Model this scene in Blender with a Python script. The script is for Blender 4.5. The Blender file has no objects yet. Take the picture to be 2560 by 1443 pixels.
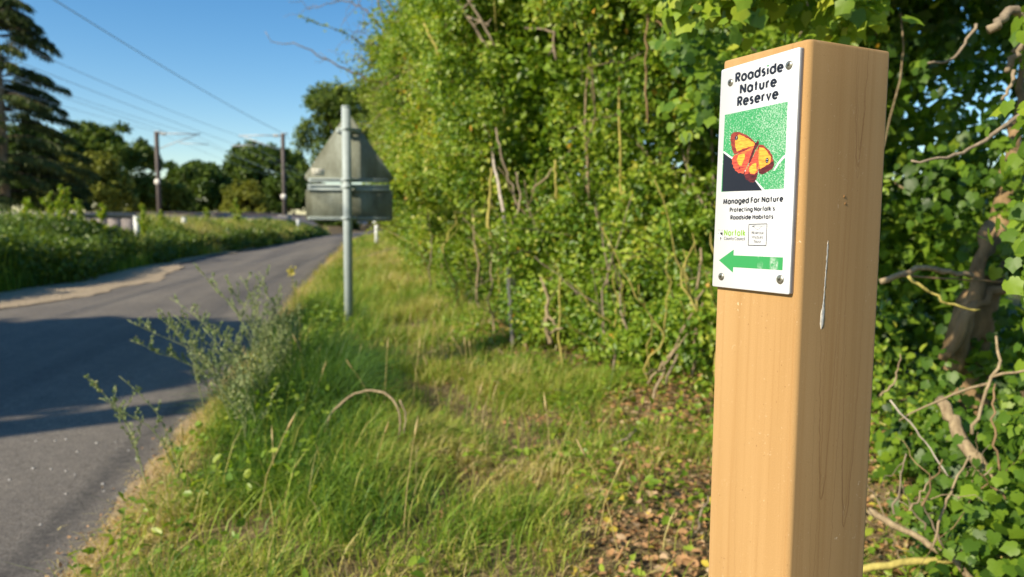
import bpy, math
import numpy as np

rng = np.random.default_rng(7)
S = bpy.context.scene
COL = S.collection
PI = math.pi

# ------------------------------------------------------------------ camera
H = 1.05                                   # eye height over the road
F = 1863.0                                 # focal length in photo pixels (2560 wide)
d = np.array([1162 - 1280, 20870 - 721.5, F]); d /= np.linalg.norm(d)
_up = -d
_fw = np.array([0, 0, 1.0]) - _up * _up[2]; _fw /= np.linalg.norm(_fw)
RM = np.array([np.cross(_fw, _up), _fw, _up])      # camera (x right, y down, z ahead) -> world
cam_d = bpy.data.cameras.new('camera')
cam = bpy.data.objects.new('camera', cam_d); COL.objects.link(cam)
import mathutils
M4 = mathutils.Matrix.Identity(4)
for r in range(3):
    M4[r][0] = RM[r][0]; M4[r][1] = -RM[r][1]; M4[r][2] = -RM[r][2]
M4[2][3] = H
cam.matrix_world = M4
cam_d.sensor_width = 36.0
cam_d.lens = 36.0 * F / 2560
cam_d.clip_start = 0.02
cam_d.clip_end = 2000
cam_d.dof.use_dof = True
cam_d.dof.focus_distance = 0.72
cam_d.dof.aperture_fstop = 6.9
S.camera = cam

def ray(px, py):
    return RM @ np.array([(px - 1280) / F, (py - 721.5) / F, 1.0])
def at(px, py, Y):                         # the point seen there at forward distance Y
    r = ray(px, py)
    return np.array([0, 0, H]) + r * (Y / r[1])
def gp(px, py, h=0.0):                     # the point seen there at height h
    r = ray(px, py)
    return np.array([0, 0, H]) + r * ((h - H) / r[2])
def project(P):
    c = (np.asarray(P) - np.array([0, 0, H])) @ RM
    z = np.maximum(c[..., 2], 1e-3)
    return 1280 + F * c[..., 0] / z, 721.5 + F * c[..., 1] / z, c[..., 2]

# ------------------------------------------------------------------ light
SUN_AZ, SUN_EL = math.radians(53), math.radians(31)   # light travels towards (+x, +y)
world = bpy.data.worlds.new('World'); S.world = world
world.use_nodes = True
nt = world.node_tree
bg = nt.nodes['Background']
sky = nt.nodes.new('ShaderNodeTexSky')
sky.sky_type = 'NISHITA'
sky.sun_disc = False
sky.sun_elevation = SUN_EL
sky.sun_rotation = math.radians(53 + 180)
sky.altitude = 0
sky.air_density = 1.0
sky.dust_density = 0.3
sky.ozone_density = 2.0
hs = nt.nodes.new('ShaderNodeHueSaturation'); hs.inputs['Saturation'].default_value = 1.36
nt.links.new(sky.outputs[0], hs.inputs['Color']); nt.links.new(hs.outputs[0], bg.inputs[0])
bg.inputs[1].default_value = 0.11
sun_d = bpy.data.lights.new('sun', 'SUN')
sun_d.energy = 5.0
sun_d.angle = math.radians(0.53)
sun_d.color = (1.0, 0.88, 0.68)
sun = bpy.data.objects.new('sun', sun_d); COL.objects.link(sun)
L = mathutils.Vector((math.sin(SUN_AZ) * math.cos(SUN_EL), math.cos(SUN_AZ) * math.cos(SUN_EL), -math.sin(SUN_EL)))
sun.rotation_euler = L.to_track_quat('-Z', 'Y').to_euler()
S.view_settings.view_transform = 'Standard'
S.view_settings.look = 'None'
S.view_settings.exposure = 0.55
S.view_settings.gamma = 1.0
S.view_settings.use_curve_mapping = False
S.render.engine = 'CYCLES'
S.cycles.use_denoising = True
S.cycles.max_bounces = 7
S.cycles.transparent_max_bounces = 6
S.cycles.sample_clamp_indirect = 6.0

# ------------------------------------------------------------------ helpers
def obj(name, me, mat=None, parent=None, loc=None, label=None, cat=None, group=None, kind=None):
    o = bpy.data.objects.new(name, me); COL.objects.link(o)
    if mat is not None and me is not None and len(me.materials) == 0:
        for m in (mat if isinstance(mat, (list, tuple)) else [mat]):
            me.materials.append(m)
    if parent is not None: o.parent = parent
    if loc is not None: o.location = loc
    return tag(o, label, cat, group, kind)
def tag(o, label=None, cat=None, group=None, kind=None):
    if label: o['label'] = label
    if cat: o['category'] = cat
    if group: o['group'] = group
    if kind: o['kind'] = kind
    return o
def empty(name, loc, label, cat, group=None, rz=0.0):
    o = bpy.data.objects.new(name, None); COL.objects.link(o)
    o.location = loc; o.rotation_euler = (0, 0, rz)
    o.empty_display_size = 0.1
    return tag(o, label, cat, group)

def mesh(name, V, faces, tint=None, mats=None, smooth=False):
    """V (n,3); faces: list of (m,k) index arrays; tint: per-vertex float"""
    me = bpy.data.meshes.new(name)
    V = np.asarray(V, dtype=np.float32)
    faces = [np.asarray(f, dtype=np.int32) for f in faces if len(f)]
    me.vertices.add(len(V)); me.vertices.foreach_set('co', V.ravel())
    nl = sum(f.size for f in faces); npoly = sum(len(f) for f in faces)
    me.loops.add(nl); me.polygons.add(npoly)
    me.loops.foreach_set('vertex_index', np.concatenate([f.ravel() for f in faces]))
    st = []; o = 0
    for f in faces:
        st.append(o + np.arange(len(f)) * f.shape[1]); o += f.size
    me.polygons.foreach_set('loop_start', np.concatenate(st).astype(np.int32))
    if mats is not None:
        me.polygons.foreach_set('material_index', np.asarray(mats, dtype=np.int32))
    me.update(calc_edges=True)
    me.validate()
    if tint is not None:
        a = me.attributes.new('tint', 'FLOAT', 'POINT')
        a.data.foreach_set('value', np.asarray(tint, dtype=np.float32))
    if smooth:
        me.polygons.foreach_set('use_smooth', np.ones(npoly, dtype=bool))
    return me

class MB:
    """collects pieces into one mesh"""
    def __init__(s): s.V = []; s.F = {}; s.n = 0; s.T = []
    def add(s, V, faces, tint=0.5):
        V = np.asarray(V, dtype=float)
        for f in faces:
            f = np.asarray(f)
            if f.ndim == 1: f = f[None, :]
            s.F.setdefault(f.shape[1], []).append(f + s.n)
        s.V.append(V); s.n += len(V)
        s.T.append(np.broadcast_to(np.asarray(tint, dtype=float), (len(V),)))
        return s
    def tube(s, P, R, sides=6, tint=0.5, cap=True):
        P = np.asarray(P, dtype=float); n = len(P)
        R = np.broadcast_to(np.asarray(R, dtype=float), (n,))
        T = np.gradient(P, axis=0); T /= np.linalg.norm(T, axis=1)[:, None] + 1e-12
        a = np.array([0, 0, 1.0]) if abs(T[0][2]) < 0.9 else np.array([1.0, 0, 0])
        rings = []
        u = np.cross(T[0], a); u /= np.linalg.norm(u)
        for i in range(n):
            u = u - T[i] * (u @ T[i]); u /= np.linalg.norm(u) + 1e-12
            v = np.cross(T[i], u)
            th = np.arange(sides) * 2 * PI / sides
            rings.append(P[i] + R[i] * (np.cos(th)[:, None] * u + np.sin(th)[:, None] * v))
        V = np.concatenate(rings)
        k = np.arange(sides); k2 = (k + 1) % sides
        q = [np.stack([i * sides + k, i * sides + k2, (i + 1) * sides + k2, (i + 1) * sides + k], 1) for i in range(n - 1)]
        fs = [np.concatenate(q)]
        if cap:
            fs.append(np.arange(sides)[::-1]); fs.append((n - 1) * sides + np.arange(sides))
        return s.add(V, fs, tint)
    def box(s, c, size, rz=0.0, tint=0.5, bevel=0.0):
        x, y, z = np.array(size) / 2.0
        cs, sn = math.cos(rz), math.sin(rz)
        V = np.array([[a, b, e] for a in (-x, x) for b in (-y, y) for e in (-z, z)])
        V = V @ np.array([[cs, sn, 0], [-sn, cs, 0], [0, 0, 1]]) + np.asarray(c)
        return s.add(V, [np.array([[0, 1, 3, 2], [4, 6, 7, 5], [0, 4, 5, 1], [2, 3, 7, 6], [0, 2, 6, 4], [1, 5, 7, 3]])], tint)
    def prism(s, poly, y0, y1, tint=0.5):
        """outline in (x,z), extruded from y0 to y1"""
        poly = np.asarray(poly, dtype=float); n = len(poly)
        A = np.stack([poly[:, 0], np.full(n, y0), poly[:, 1]], 1); B = A.copy(); B[:, 1] = y1
        k = np.arange(n); k2 = (k + 1) % n
        return s.add(np.concatenate([A, B]), [k, (n + k)[::-1], np.stack([k2, k, n + k, n + k2], 1)], tint)
    def mesh(s, name, smooth=False):
        fs = [np.concatenate(v) for v in s.F.values()]
        return mesh(name, np.concatenate(s.V), fs, np.concatenate(s.T), smooth=smooth)

def vnoise(x, y, scale=1.0, seed=0):
    x = np.asarray(x, dtype=float) / scale; y = np.asarray(y, dtype=float) / scale
    xi = np.floor(x).astype(np.int64); yi = np.floor(y).astype(np.int64)
    fx = x - xi; fy = y - yi; fx = fx * fx * (3 - 2 * fx); fy = fy * fy * (3 - 2 * fy)
    def h(i, j):
        n = (i * 374761393 + j * 668265263 + seed * 1442695041) & 0xffffffff
        n = ((n ^ (n >> 13)) * 1274126177) & 0xffffffff
        return ((n ^ (n >> 16)) & 0xffff) / 65535.0
    return (h(xi, yi) * (1 - fx) + h(xi + 1, yi) * fx) * (1 - fy) + (h(xi, yi + 1) * (1 - fx) + h(xi + 1, yi + 1) * fx) * fy

def wander(P, amp, n=4):
    """resample a polyline smoothly, with small kinks"""
    P = np.asarray(P, dtype=float)
    t = np.concatenate([[0], np.cumsum(np.linalg.norm(np.diff(P, axis=0), axis=1))]); t /= t[-1]
    m = (len(P) - 1) * n + 1
    tt = np.linspace(0, 1, m)
    Q = np.stack([np.interp(tt, t, P[:, k]) for k in range(3)], 1)
    if len(P) > 2:
        for _ in range(2):
            Q[1:-1] = (Q[:-2] + 2 * Q[1:-1] + Q[2:]) / 4
    Q[1:-1] += rng.normal(0, amp, (m - 2, 3))
    return Q

# leaf shapes: x across, y along, z up; nominal length 1
DIAMOND = (np.array([[0, 0, 0], [-.33, .45, .10], [0, 1, -.05], [.33, .45, .10]]), [np.array([[0, 2, 1], [0, 3, 2]])])
OVAL = (np.array([[0, 0, 0], [-.27, .28, .07], [-.25, .68, .06], [0, 1, -.10], [.25, .68, .06], [.27, .28, .07]]),
        [np.array([[0, 3, 2, 1], [0, 5, 4, 3]])])
_iv = np.array([[0, .02], [-.16, -.10], [-.34, -.06], [-.47, .14], [-.42, .30], [-.50, .46], [-.33, .60], [-.17, .76], [0, 1.0],
                [.17, .76], [.33, .60], [.50, .46], [.42, .30], [.47, .14], [.34, -.06], [.16, -.10]])
IVY = (np.concatenate([np.stack([_iv[:, 0], _iv[:, 1], -.55 * (_iv[:, 0] ** 2) - .22 * (_iv[:, 1] - .3) ** 2 + .10 * np.abs(_iv[:, 0])], 1), [[0, .30, .0]]]),
       [np.array([[16, i, (i + 1) % 16] for i in range(16)])[:, ::-1]])
_lo = np.array([[0, 0], [-.20, .12], [-.16, .22], [-.34, .34], [-.22, .42], [-.36, .58], [-.20, .66], [-.18, .86], [0, 1],
                [.18, .86], [.20, .66], [.36, .58], [.22, .42], [.34, .34], [.16, .22], [.20, .12]])
LOBED = (np.concatenate([np.stack([_lo[:, 0], _lo[:, 1], .9 * _lo[:, 0] ** 2 + .25 * (_lo[:, 1] - .5) ** 2], 1), [[0, .5, -.02]]]),
         [np.array([[16, i, (i + 1) % 16] for i in range(16)])[:, ::-1]])
NEEDLE = (np.array([[-.12, 0, 0], [.12, 0, 0], [.05, 1, -.12], [-.05, 1, -.12]]), [np.array([[0, 1, 2, 3]])])

def frames(D, N):
    D = D / (np.linalg.norm(D, axis=1)[:, None] + 1e-9)
    X = np.cross(D, N); X /= np.linalg.norm(X, axis=1)[:, None] + 1e-9
    Z = np.cross(X, D)
    return X, D, Z
def leaves(P, D, N, size, shape, tint):
    """-> V, faces, tint for many leaves in one mesh"""
    X, Y, Z = frames(D, N); n = len(P); T, fs = shape; k = len(T)
    size = np.broadcast_to(size, (n,))
    V = P[:, None, :] + size[:, None, None] * (T[None, :, 0, None] * X[:, None, :] + T[None, :, 1, None] * Y[:, None, :] + T[None, :, 2, None] * Z[:, None, :])
    F_ = [(f[None] + (np.arange(n) * k)[:, None, None]).reshape(-1, f.shape[1]) for f in fs]
    return V.reshape(-1, 3), F_, np.repeat(tint, k)
def leaf_mesh(name, P, D, N, size, shape, tint):
    V, F_, t = leaves(P, D, N, size, shape, tint)
    return mesh(name, V, F_, t)
def unit(v): return v / (np.linalg.norm(v, axis=-1, keepdims=True) + 1e-9)

def blades(P, h, w, bend, az, tint, seg=2):
    """grass blades: P (n,3) bases, bent towards azimuth az"""
    n = len(P)
    ts = np.array([0, .5, 1.0]) if seg == 2 else np.array([0, .33, .68, 1.0])
    b = np.stack([np.cos(az), np.sin(az), np.zeros(n)], 1)
    s = np.stack([-np.sin(az + .5), np.cos(az + .5), np.zeros(n)], 1)
    rows = []
    for t in ts[:-1]:
        c = P + b * (h * bend * t * t)[:, None]; c[:, 2] += h * t * (1 - .35 * np.minimum(bend, 1.6) * t * t)
        ww = (w * (1 - .35 * t) / 2)[:, None] * s
        rows += [c - ww, c + ww]
    c = P + b * (h * bend)[:, None]; c[:, 2] += h * (1 - .35 * np.minimum(bend, 1.6))
    rows.append(c)
    V = np.stack(rows, 1); k = V.shape[1]
    o = (np.arange(n) * k)[:, None]
    q = [np.array([0, 1, 3, 2]) + o + 2 * i for i in range(seg - 1)]
    tr = np.array([0, 1, 2]) + o + 2 * (seg - 1)
    return V.reshape(-1, 3), [np.concatenate(q), tr], np.repeat(tint, k)

# ------------------------------------------------------------------ materials
def nm(name, rough=0.7, spec=0.3):
    m = bpy.data.materials.new(name); m.use_nodes = True
    n = m.node_tree; b = n.nodes['Principled BSDF']
    b.inputs['Roughness'].default_value = rough
    b.inputs['Specular IOR Level'].default_value = spec
    return m, n, b
def ramp(n, stops, fac=None, interp='LINEAR'):
    r = n.nodes.new('ShaderNodeValToRGB'); e = r.color_ramp.elements
    r.color_ramp.interpolation = interp
    while len(e) < len(stops): e.new(0.5)
    for el, (p, c) in zip(e, stops):
        el.position = p; el.color = (*c, 1)
    if fac is not None: n.links.new(fac, r.inputs[0])
    return r.outputs[0]
def noise(n, scale, detail=4, rough=.55, vec=None, dist=0.0):
    t = n.nodes.new('ShaderNodeTexNoise')
    t.inputs['Scale'].default_value = scale; t.inputs['Detail'].default_value = detail
    t.inputs['Roughness'].default_value = rough; t.inputs['Distortion'].default_value = dist
    if vec is not None: n.links.new(vec, t.inputs['Vector'])
    return t.outputs['Fac']
def ocoord(n, scale=(1, 1, 1)):
    c = n.nodes.new('ShaderNodeTexCoord'); m = n.nodes.new('ShaderNodeMapping')
    m.inputs['Scale'].default_value = scale
    n.links.new(c.outputs['Object'], m.inputs['Vector'])
    return m.outputs[0]
def math_(n, op, a, b=None, c=None):
    t = n.nodes.new('ShaderNodeMath'); t.operation = op
    for i, v in enumerate((a, b, c)):
        if v is None: continue
        if isinstance(v, (int, float)): t.inputs[i].default_value = v
        else: n.links.new(v, t.inputs[i])
    return t.outputs[0]
def mix(n, fac, a, b, mode='MIX'):
    t = n.nodes.new('ShaderNodeMix'); t.data_type = 'RGBA'; t.blend_type = mode
    for i, v in ((0, fac), (6, a), (7, b)):
        if isinstance(v, (int, float)): t.inputs[i].default_value = v
        elif isinstance(v, tuple): t.inputs[i].default_value = (*v, 1)
        else: n.links.new(v, t.inputs[i])
    return t.outputs[2]
def bump(n, b, h, strength=.3, dist=.01):
    t = n.nodes.new('ShaderNodeBump'); t.inputs['Strength'].default_value = strength; t.inputs['Distance'].default_value = dist
    n.links.new(h, t.inputs['Height']); n.links.new(t.outputs[0], b.inputs['Normal'])

def leaf_mat(name, stops, rough=.42, spec=.45, trans=.38, tmul=(1.5, 1.45, .6)):
    """two-sided leaf: gloss + light through the blade; colour by leaf"""
    m, n, b = nm(name, rough, spec)
    a = n.nodes.new('ShaderNodeAttribute'); a.attribute_name = 'tint'
    c = ramp(n, stops, a.outputs['Fac'])
    v = noise(n, 30, 2, vec=ocoord(n))
    c2 = mix(n, .30, c, ramp(n, [(.3, (.5, .5, .5)), (.7, (1, 1, 1))], v), 'MULTIPLY')
    n.links.new(c2, b.inputs['Base Color'])
    t = n.nodes.new('ShaderNodeBsdfTranslucent')
    n.links.new(mix(n, 1.0, c2, tmul, 'MULTIPLY'), t.inputs['Color'])
    ms = n.nodes.new('ShaderNodeMixShader'); ms.inputs[0].default_value = trans
    n.links.new(b.outputs[0], ms.inputs[1]); n.links.new(t.outputs[0], ms.inputs[2])
    n.links.new(ms.outputs[0], n.nodes['Material Output'].inputs['Surface'])
    return m
def bark_mat(name, c0, c1, scale=30):
    m, n, b = nm(name, .85, .2)
    v = noise(n, scale, 6, .65, ocoord(n, (1, 1, .35)))
    n.links.new(ramp(n, [(.3, c0), (.7, c1)], v), b.inputs['Base Color'])
    bump(n, b, v, .6, .01)
    return m
def plain(name, col, rough=.6, spec=.3, metal=0.0, var=.12, scale=40):
    m, n, b = nm(name, rough, spec)
    b.inputs['Metallic'].default_value = metal
    v = noise(n, scale, 4, .6, ocoord(n))
    lo = tuple(x * (1 - var) for x in col); hi = tuple(min(1, x * (1 + var)) for x in col)
    n.links.new(ramp(n, [(.3, lo), (.7, hi)], v), b.inputs['Base Color'])
    return m

M_hedge = leaf_mat('hedge_leaf', [(0, (.070, .150, .012)), (.35, (.160, .278, .024)), (.7, (.295, .405, .038)), (.95, (.44, .50, .07)), (1, (.60, .34, .05))])
M_bank = leaf_mat('bank_leaf', [(0, (.055, .105, .010)), (.4, (.115, .19, .018)), (.75, (.20, .28, .028)), (1, (.36, .36, .07))], trans=.25)
M_hedge_far = leaf_mat('hedge_leaf_olive', [(0, (.10, .155, .014)), (.5, (.21, .29, .026)), (.9, (.32, .40, .045)), (1, (.46, .42, .09))], spec=.3)
M_ivy = leaf_mat('ivy_leaf', [(0, (.032, .080, .010)), (.4, (.092, .185, .016)), (.75, (.22, .34, .025)), (.95, (.36, .46, .04)), (1, (.48, .44, .05))], rough=.45, spec=.35)
M_tree = leaf_mat('tree_leaf', [(0, (.040, .074, .013)), (.5, (.092, .145, .023)), (1, (.19, .25, .04))], spec=.15, trans=.22)
M_tree_olive = leaf_mat('tree_leaf_olive', [(0, (.085, .105, .018)), (.5, (.19, .21, .032)), (1, (.30, .31, .055))], spec=.15, trans=.22)
M_needle = leaf_mat('needle', [(0, (.034, .058, .018)), (.5, (.078, .11, .03)), (1, (.20, .20, .06))], spec=.15, trans=.15)
M_grass = leaf_mat('grass_blade', [(0, (.070, .155, .022)), (.28, (.15, .28, .028)), (.50, (.30, .42, .04)), (.74, (.52, .47, .12)), (1, (.68, .54, .29))], rough=.5, spec=.35, trans=.35, tmul=(1.35, 1.3, .7))
M_weed = leaf_mat('weed_leaf', [(0, (.14, .20, .07)), (.5, (.26, .33, .13)), (.85, (.38, .40, .19)), (1, (.50, .40, .18))], rough=.6, spec=.2, trans=.25, tmul=(1.2, 1.2, .8))
M_dead = leaf_mat('dead_leaf', [(0, (.22, .12, .065)), (.35, (.42, .23, .10)), (.6, (.56, .34, .17)), (.8, (.56, .43, .27)), (.9, (.56, .44, .06)), (1, (.32, .42, .05))], rough=.7, spec=.2, trans=.2, tmul=(1.1, 1, .8))
M_bark = bark_mat('bark_grey', (.13, .10, .07), (.36, .29, .20))
M_twig = bark_mat('twig_tan', (.16, .115, .07), (.42, .33, .20), 60)
M_white_bark = bark_mat('bark_pale', (.27, .21, .16), (.60, .54, .46), 25)
M_lichen = bark_mat('bark_lichen', (.22, .19, .05), (.50, .42, .12), 40)
M_trunk = bark_mat('ivy_trunk_bark', (.10, .065, .03), (.36, .24, .125), 14)
M_dark_bark = bark_mat('bark_dark', (.03, .024, .018), (.10, .08, .055), 6)

# ------------------------------------------------------------------ ground shapes
R_Y = np.array([-6, 0.0, 2.19, 3.98, 8.1, 17, 32, 43, 54, 75, 120]); R_X = np.array([.3, -.86, -1.29, -1.67, -2.5, -4.25, -7.1, -8.3, -9.0, -9.2, -6.0])
L_Y = np.array([-6, 4, 8, 11.8, 14, 18.5, 23.6, 28, 34, 43, 54, 75, 120]); L_X = np.array([-5.4, -6.2, -6.7, -6.9, -7.35, -8.2, -8.7, -9.1, -9.9, -11.2, -12.0, -12.4, -9.5])
B_X = np.array([2.15, 1.95, 1.48, .98, .46, -.02, -.64, -1.62, -2.85, -4.5, -6.4, -7.0]); B_Y = np.array([.4, 1.5, 2.6, 4.0, 4.9, 6.0, 8.5, 13, 21.5, 30, 40, 60])
def road_r(y): return np.interp(y, R_Y, R_X)
def road_l(y): return np.interp(y, L_Y, L_X)
def road_z(x, y): return float(.03 * math.sin((x - road_l(y)) / (road_r(y) - road_l(y)) * PI))
def hedge_x(y): return np.interp(y, B_Y, B_X)
def g_right(x, y):
    e = x - road_r(y)
    return np.where(e > 0, .015 + .06 * np.clip(e / .8, 0, 1) + .05 * (vnoise(x, y, .55, 3) - .4) * np.clip(e / .3, 0, 1) + .10 * np.clip(1 - (hedge_x(y) - x) / .8, 0, 1), .0)
def g_left(x, y):
    e = road_l(y) - x
    k = np.clip((y - 5) / 4, 0, 1)
    b = np.clip(e / 2.2, 0, 1); b = b * b * (3 - 2 * b)
    return .012 + .42 * b * k + .06 * (vnoise(x, y, 1.1, 9) - .5) * np.clip(e / .5, 0, 1)

def litter(x, y):
    e_ = x - (.08 + .07 * (y - 2)) + .7 * (vnoise(x, y, .35, 91) - .5)
    return np.clip(e_ / .40, 0, 1) * np.clip((5.2 - y) / .9, 0, 1)
def sheet(name, xs_of, ys, zf, mat, kind='structure', smooth=True):
    """grid sheet: for each y the row of x values xs_of(y)"""
    rows = []
    for y in ys:
        x = xs_of(y); rows.append(np.stack([x, np.full(len(x), y), zf(x, np.full(len(x), y))], 1))
    V = np.concatenate(rows); m = len(rows[0]); n = len(ys)
    i, j = np.meshgrid(np.arange(n - 1), np.arange(m - 1), indexing='ij')
    a = (i * m + j).ravel()
    me = mesh(name, V, [np.stack([a, a + 1, a + m + 1, a + m], 1)], smooth=smooth)
    return obj(name, me, mat, kind=kind)

# materials of the ground
m, n, b = nm('field_ground', .95, .1)
v = noise(n, .25, 6, .6, ocoord(n)); v2 = noise(n, 5, 4, .6, ocoord(n))
n.links.new(mix(n, .5, ramp(n, [(.35, (.045, .065, .018)), (.65, (.11, .12, .04))], v), ramp(n, [(.3, (.05, .06, .02)), (.7, (.13, .12, .05))], v2)), b.inputs['Base Color'])
M_field = m
m, n, b = nm('verge_soil', .95, .1)
v = noise(n, 9, 6, .65, ocoord(n)); v2 = noise(n, 70, 4, .7, ocoord(n))
n.links.new(mix(n, .5, ramp(n, [(.3, (.10, .08, .035)), (.55, (.27, .20, .11)), (.75, (.20, .21, .06))], v), ramp(n, [(.3, (.06, .045, .025)), (.55, (.20, .14, .08)), (.75, (.38, .28, .17))], v2)), b.inputs['Base Color'])
bump(n, b, v2, .8, .02)
M_verge = m
# asphalt with a rough dark seam along the near side and a pale trodden track
m, n, b = nm('asphalt', .82, .25)
oc = ocoord(n)
sep = n.nodes.new('ShaderNodeSeparateXYZ'); n.links.new(oc, sep.inputs[0])
fine = noise(n, 120, 3, .85, oc); mid = noise(n, 22, 5, .6, oc); big = noise(n, .9, 4, .6, oc)
c = ramp(n, [(.34, (.115, .102, .088)), (.50, (.215, .195, .168)), (.66, (.36, .33, .29))], fine)
c = mix(n, .55, c, ramp(n, [(.3, (.55, .54, .53)), (.7, (1.05, 1.03, 1.0))], mid), 'MULTIPLY')
c = mix(n, .6, c, ramp(n, [(.3, (.72, .72, .74)), (.7, (1.1, 1.08, 1.04))], big), 'MULTIPLY')
s0, s1 = gp(60, 1400), gp(345, 1115)
sx, sy = (s1 - s0)[:2] / np.linalg.norm((s1 - s0)[:2])
dist = math_(n, 'ADD', math_(n, 'MULTIPLY', sep.outputs[0], float(sy)), math_(n, 'MULTIPLY', sep.outputs[1], float(-sx)))
dist = math_(n, 'SUBTRACT', dist, float(s0[0] * sy - s0[1] * sx))
dist = math_(n, 'ADD', dist, math_(n, 'MULTIPLY', math_(n, 'SUBTRACT', noise(n, 5, 5, .7, oc), .5), .18))
band = math_(n, 'SUBTRACT', 1.0, math_(n, 'DIVIDE', math_(n, 'ABSOLUTE', dist), .085))
band = math_(n, 'MULTIPLY', band, math_(n, 'MULTIPLY_ADD', noise(n, 26, 5, .8, oc), 3.4, -1.0))
band.node.use_clamp = True
c = mix(n, math_(n, 'MULTIPLY', band, .62), c, (.045, .044, .043))
# long faint wheel tracks
tr = math_(n, 'ADD', sep.outputs[0], math_(n, 'MULTIPLY', sep.outputs[1], .2))
w = noise(n, 2.2, 3, .5, None)
cmb = n.nodes.new('ShaderNodeCombineXYZ'); n.links.new(tr, cmb.inputs[0]); n.links.new(math_(n, 'MULTIPLY', sep.outputs[1], .04), cmb.inputs[1])
w = noise(n, 1.6, 3, .6, cmb.outputs[0])
c = mix(n, .8, c, ramp(n, [(.35, (.62, .62, .65)), (.6, (1.05, 1.03, 1.0))], w), 'MULTIPLY')
n.links.new(c, b.inputs['Base Color'])
bump(n, b, math_(n, 'ADD', fine, math_(n, 'MULTIPLY', mid, .6)), .7, .006)
M_road = m
m, n, b = nm('gravel', .95, .15)
vo = n.nodes.new('ShaderNodeTexVoronoi'); vo.inputs['Scale'].default_value = 38; n.links.new(ocoord(n), vo.inputs['Vector'])
n.links.new(mix(n, .5, ramp(n, [(.2, (.38, .30, .20)), (.8, (.68, .55, .39))], noise(n, 14, 5, .7, ocoord(n))), ramp(n, [(.1, (.56, .45, .32)), (.6, (.30, .23, .15))], vo.outputs['Distance'])), b.inputs['Base Color'])
bump(n, b, vo.outputs['Distance'], .8, .03)
M_gravel = m

# ground sheet to the horizon, road, verges
sheet('ground', lambda y: np.array([-900, -60, -30, -14, 0, 14, 60, 900.]), np.array([-300, -40, -6, 10, 30, 60, 120, 300, 900.]), lambda x, y: x * 0 - .06, M_field)
ys = np.concatenate([np.arange(-6, 20, .5), np.arange(20, 121, 2)])
sheet('road', lambda y: np.linspace(road_l(y) - .25, road_r(y) + .12, 10), ys, lambda x, y: .0 + .03 * np.sin((x - road_l(y)) / (road_r(y) - road_l(y)) * PI), M_road)
yv = np.concatenate([np.arange(-2, 10, .08), np.arange(10, 60, .4)])
sheet('verge', lambda y: np.concatenate([np.linspace(road_r(y) + .0 + .05 * (vnoise(y, 0, .22, 5) - .5), hedge_x(y) + 1.2, 34), [hedge_x(y) + 3.5]]), yv, lambda x, y: g_right(x, y) - .0, M_verge)
yl = np.concatenate([np.arange(-6, 40, .4), np.arange(40, 121, 2)])
sheet('left_bank', lambda y: np.concatenate([road_l(y) - np.linspace(.0, 3.4, 16), [road_l(y) - 5]]), yl, g_left, M_verge)
yg = np.arange(5.5, 26, .15)
sheet('gravel_shoulder', lambda y: road_l(y) + np.linspace(-.3, .03 + max(0.0, 1.0 * math.exp(-((y - 10.6) / 5.0) ** 2)) + .30 * float(vnoise(y, 1, 1.1, 2)) + .16 * float(vnoise(y, 4, .3, 2)), 8), yg,
      lambda x, y: .022 + .02 * vnoise(x, y, .2, 6), M_gravel)

yd = np.arange(1.0, 34, .07)
m_dirt = plain('edge_dirt', (.36, .27, .165), .95, .1, 0, .55, 60)
sheet('dirt_edge', lambda y: road_r(y) + np.linspace(.035 - .06 * float(vnoise(y, 2, .33, 12)) - .07 * float(vnoise(y, 5, .07, 13)), .17, 8), yd, lambda x, y: np.maximum(g_right(x, y), .008) + .002 + .012 * vnoise(x, y, .05, 14), m_dirt)

# ------------------------------------------------------------------ railway
RD = -.129
def rail_x(off, Y): return -8.95 + RD * Y + off
m_ballast = plain('ballast', (.30, .25, .22), .95, .1, var=.4, scale=9)
yy = np.arange(-20, 131, 6.0)
def emb_x(y): return np.array([rail_x(-11.5, y), rail_x(-9.3, y), rail_x(-4.2, y), rail_x(.2, y), rail_x(1.9, y)])
def emb_z(x, y):
    k = np.clip((y - 24) / 20, 0, 1)
    return np.array([-.05, .25 + .95 * k[0], .30 + .95 * k[0], .25 + .95 * k[0], -.05])
sheet('railway_embankment', emb_x, yy, emb_z, m_ballast, smooth=False)
m_rail = plain('rail_steel', (.20, .12, .08), .5, .4, var=.2)
m_sleeper = plain('sleeper_concrete', (.34, .32, .29), .9, .1)
rb = MB()
for off in (-1.7, -3.15, -5.7, -7.15):
    P = np.array([[rail_x(off, y), y, .40 + .95 * np.clip((y - 24) / 20, 0, 1)] for y in np.arange(-20, 130, 5.0)])
    rb.tube(P, .06, 4)
obj('railway_track', rb.mesh('railway_track'), m_rail, kind='structure')

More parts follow.
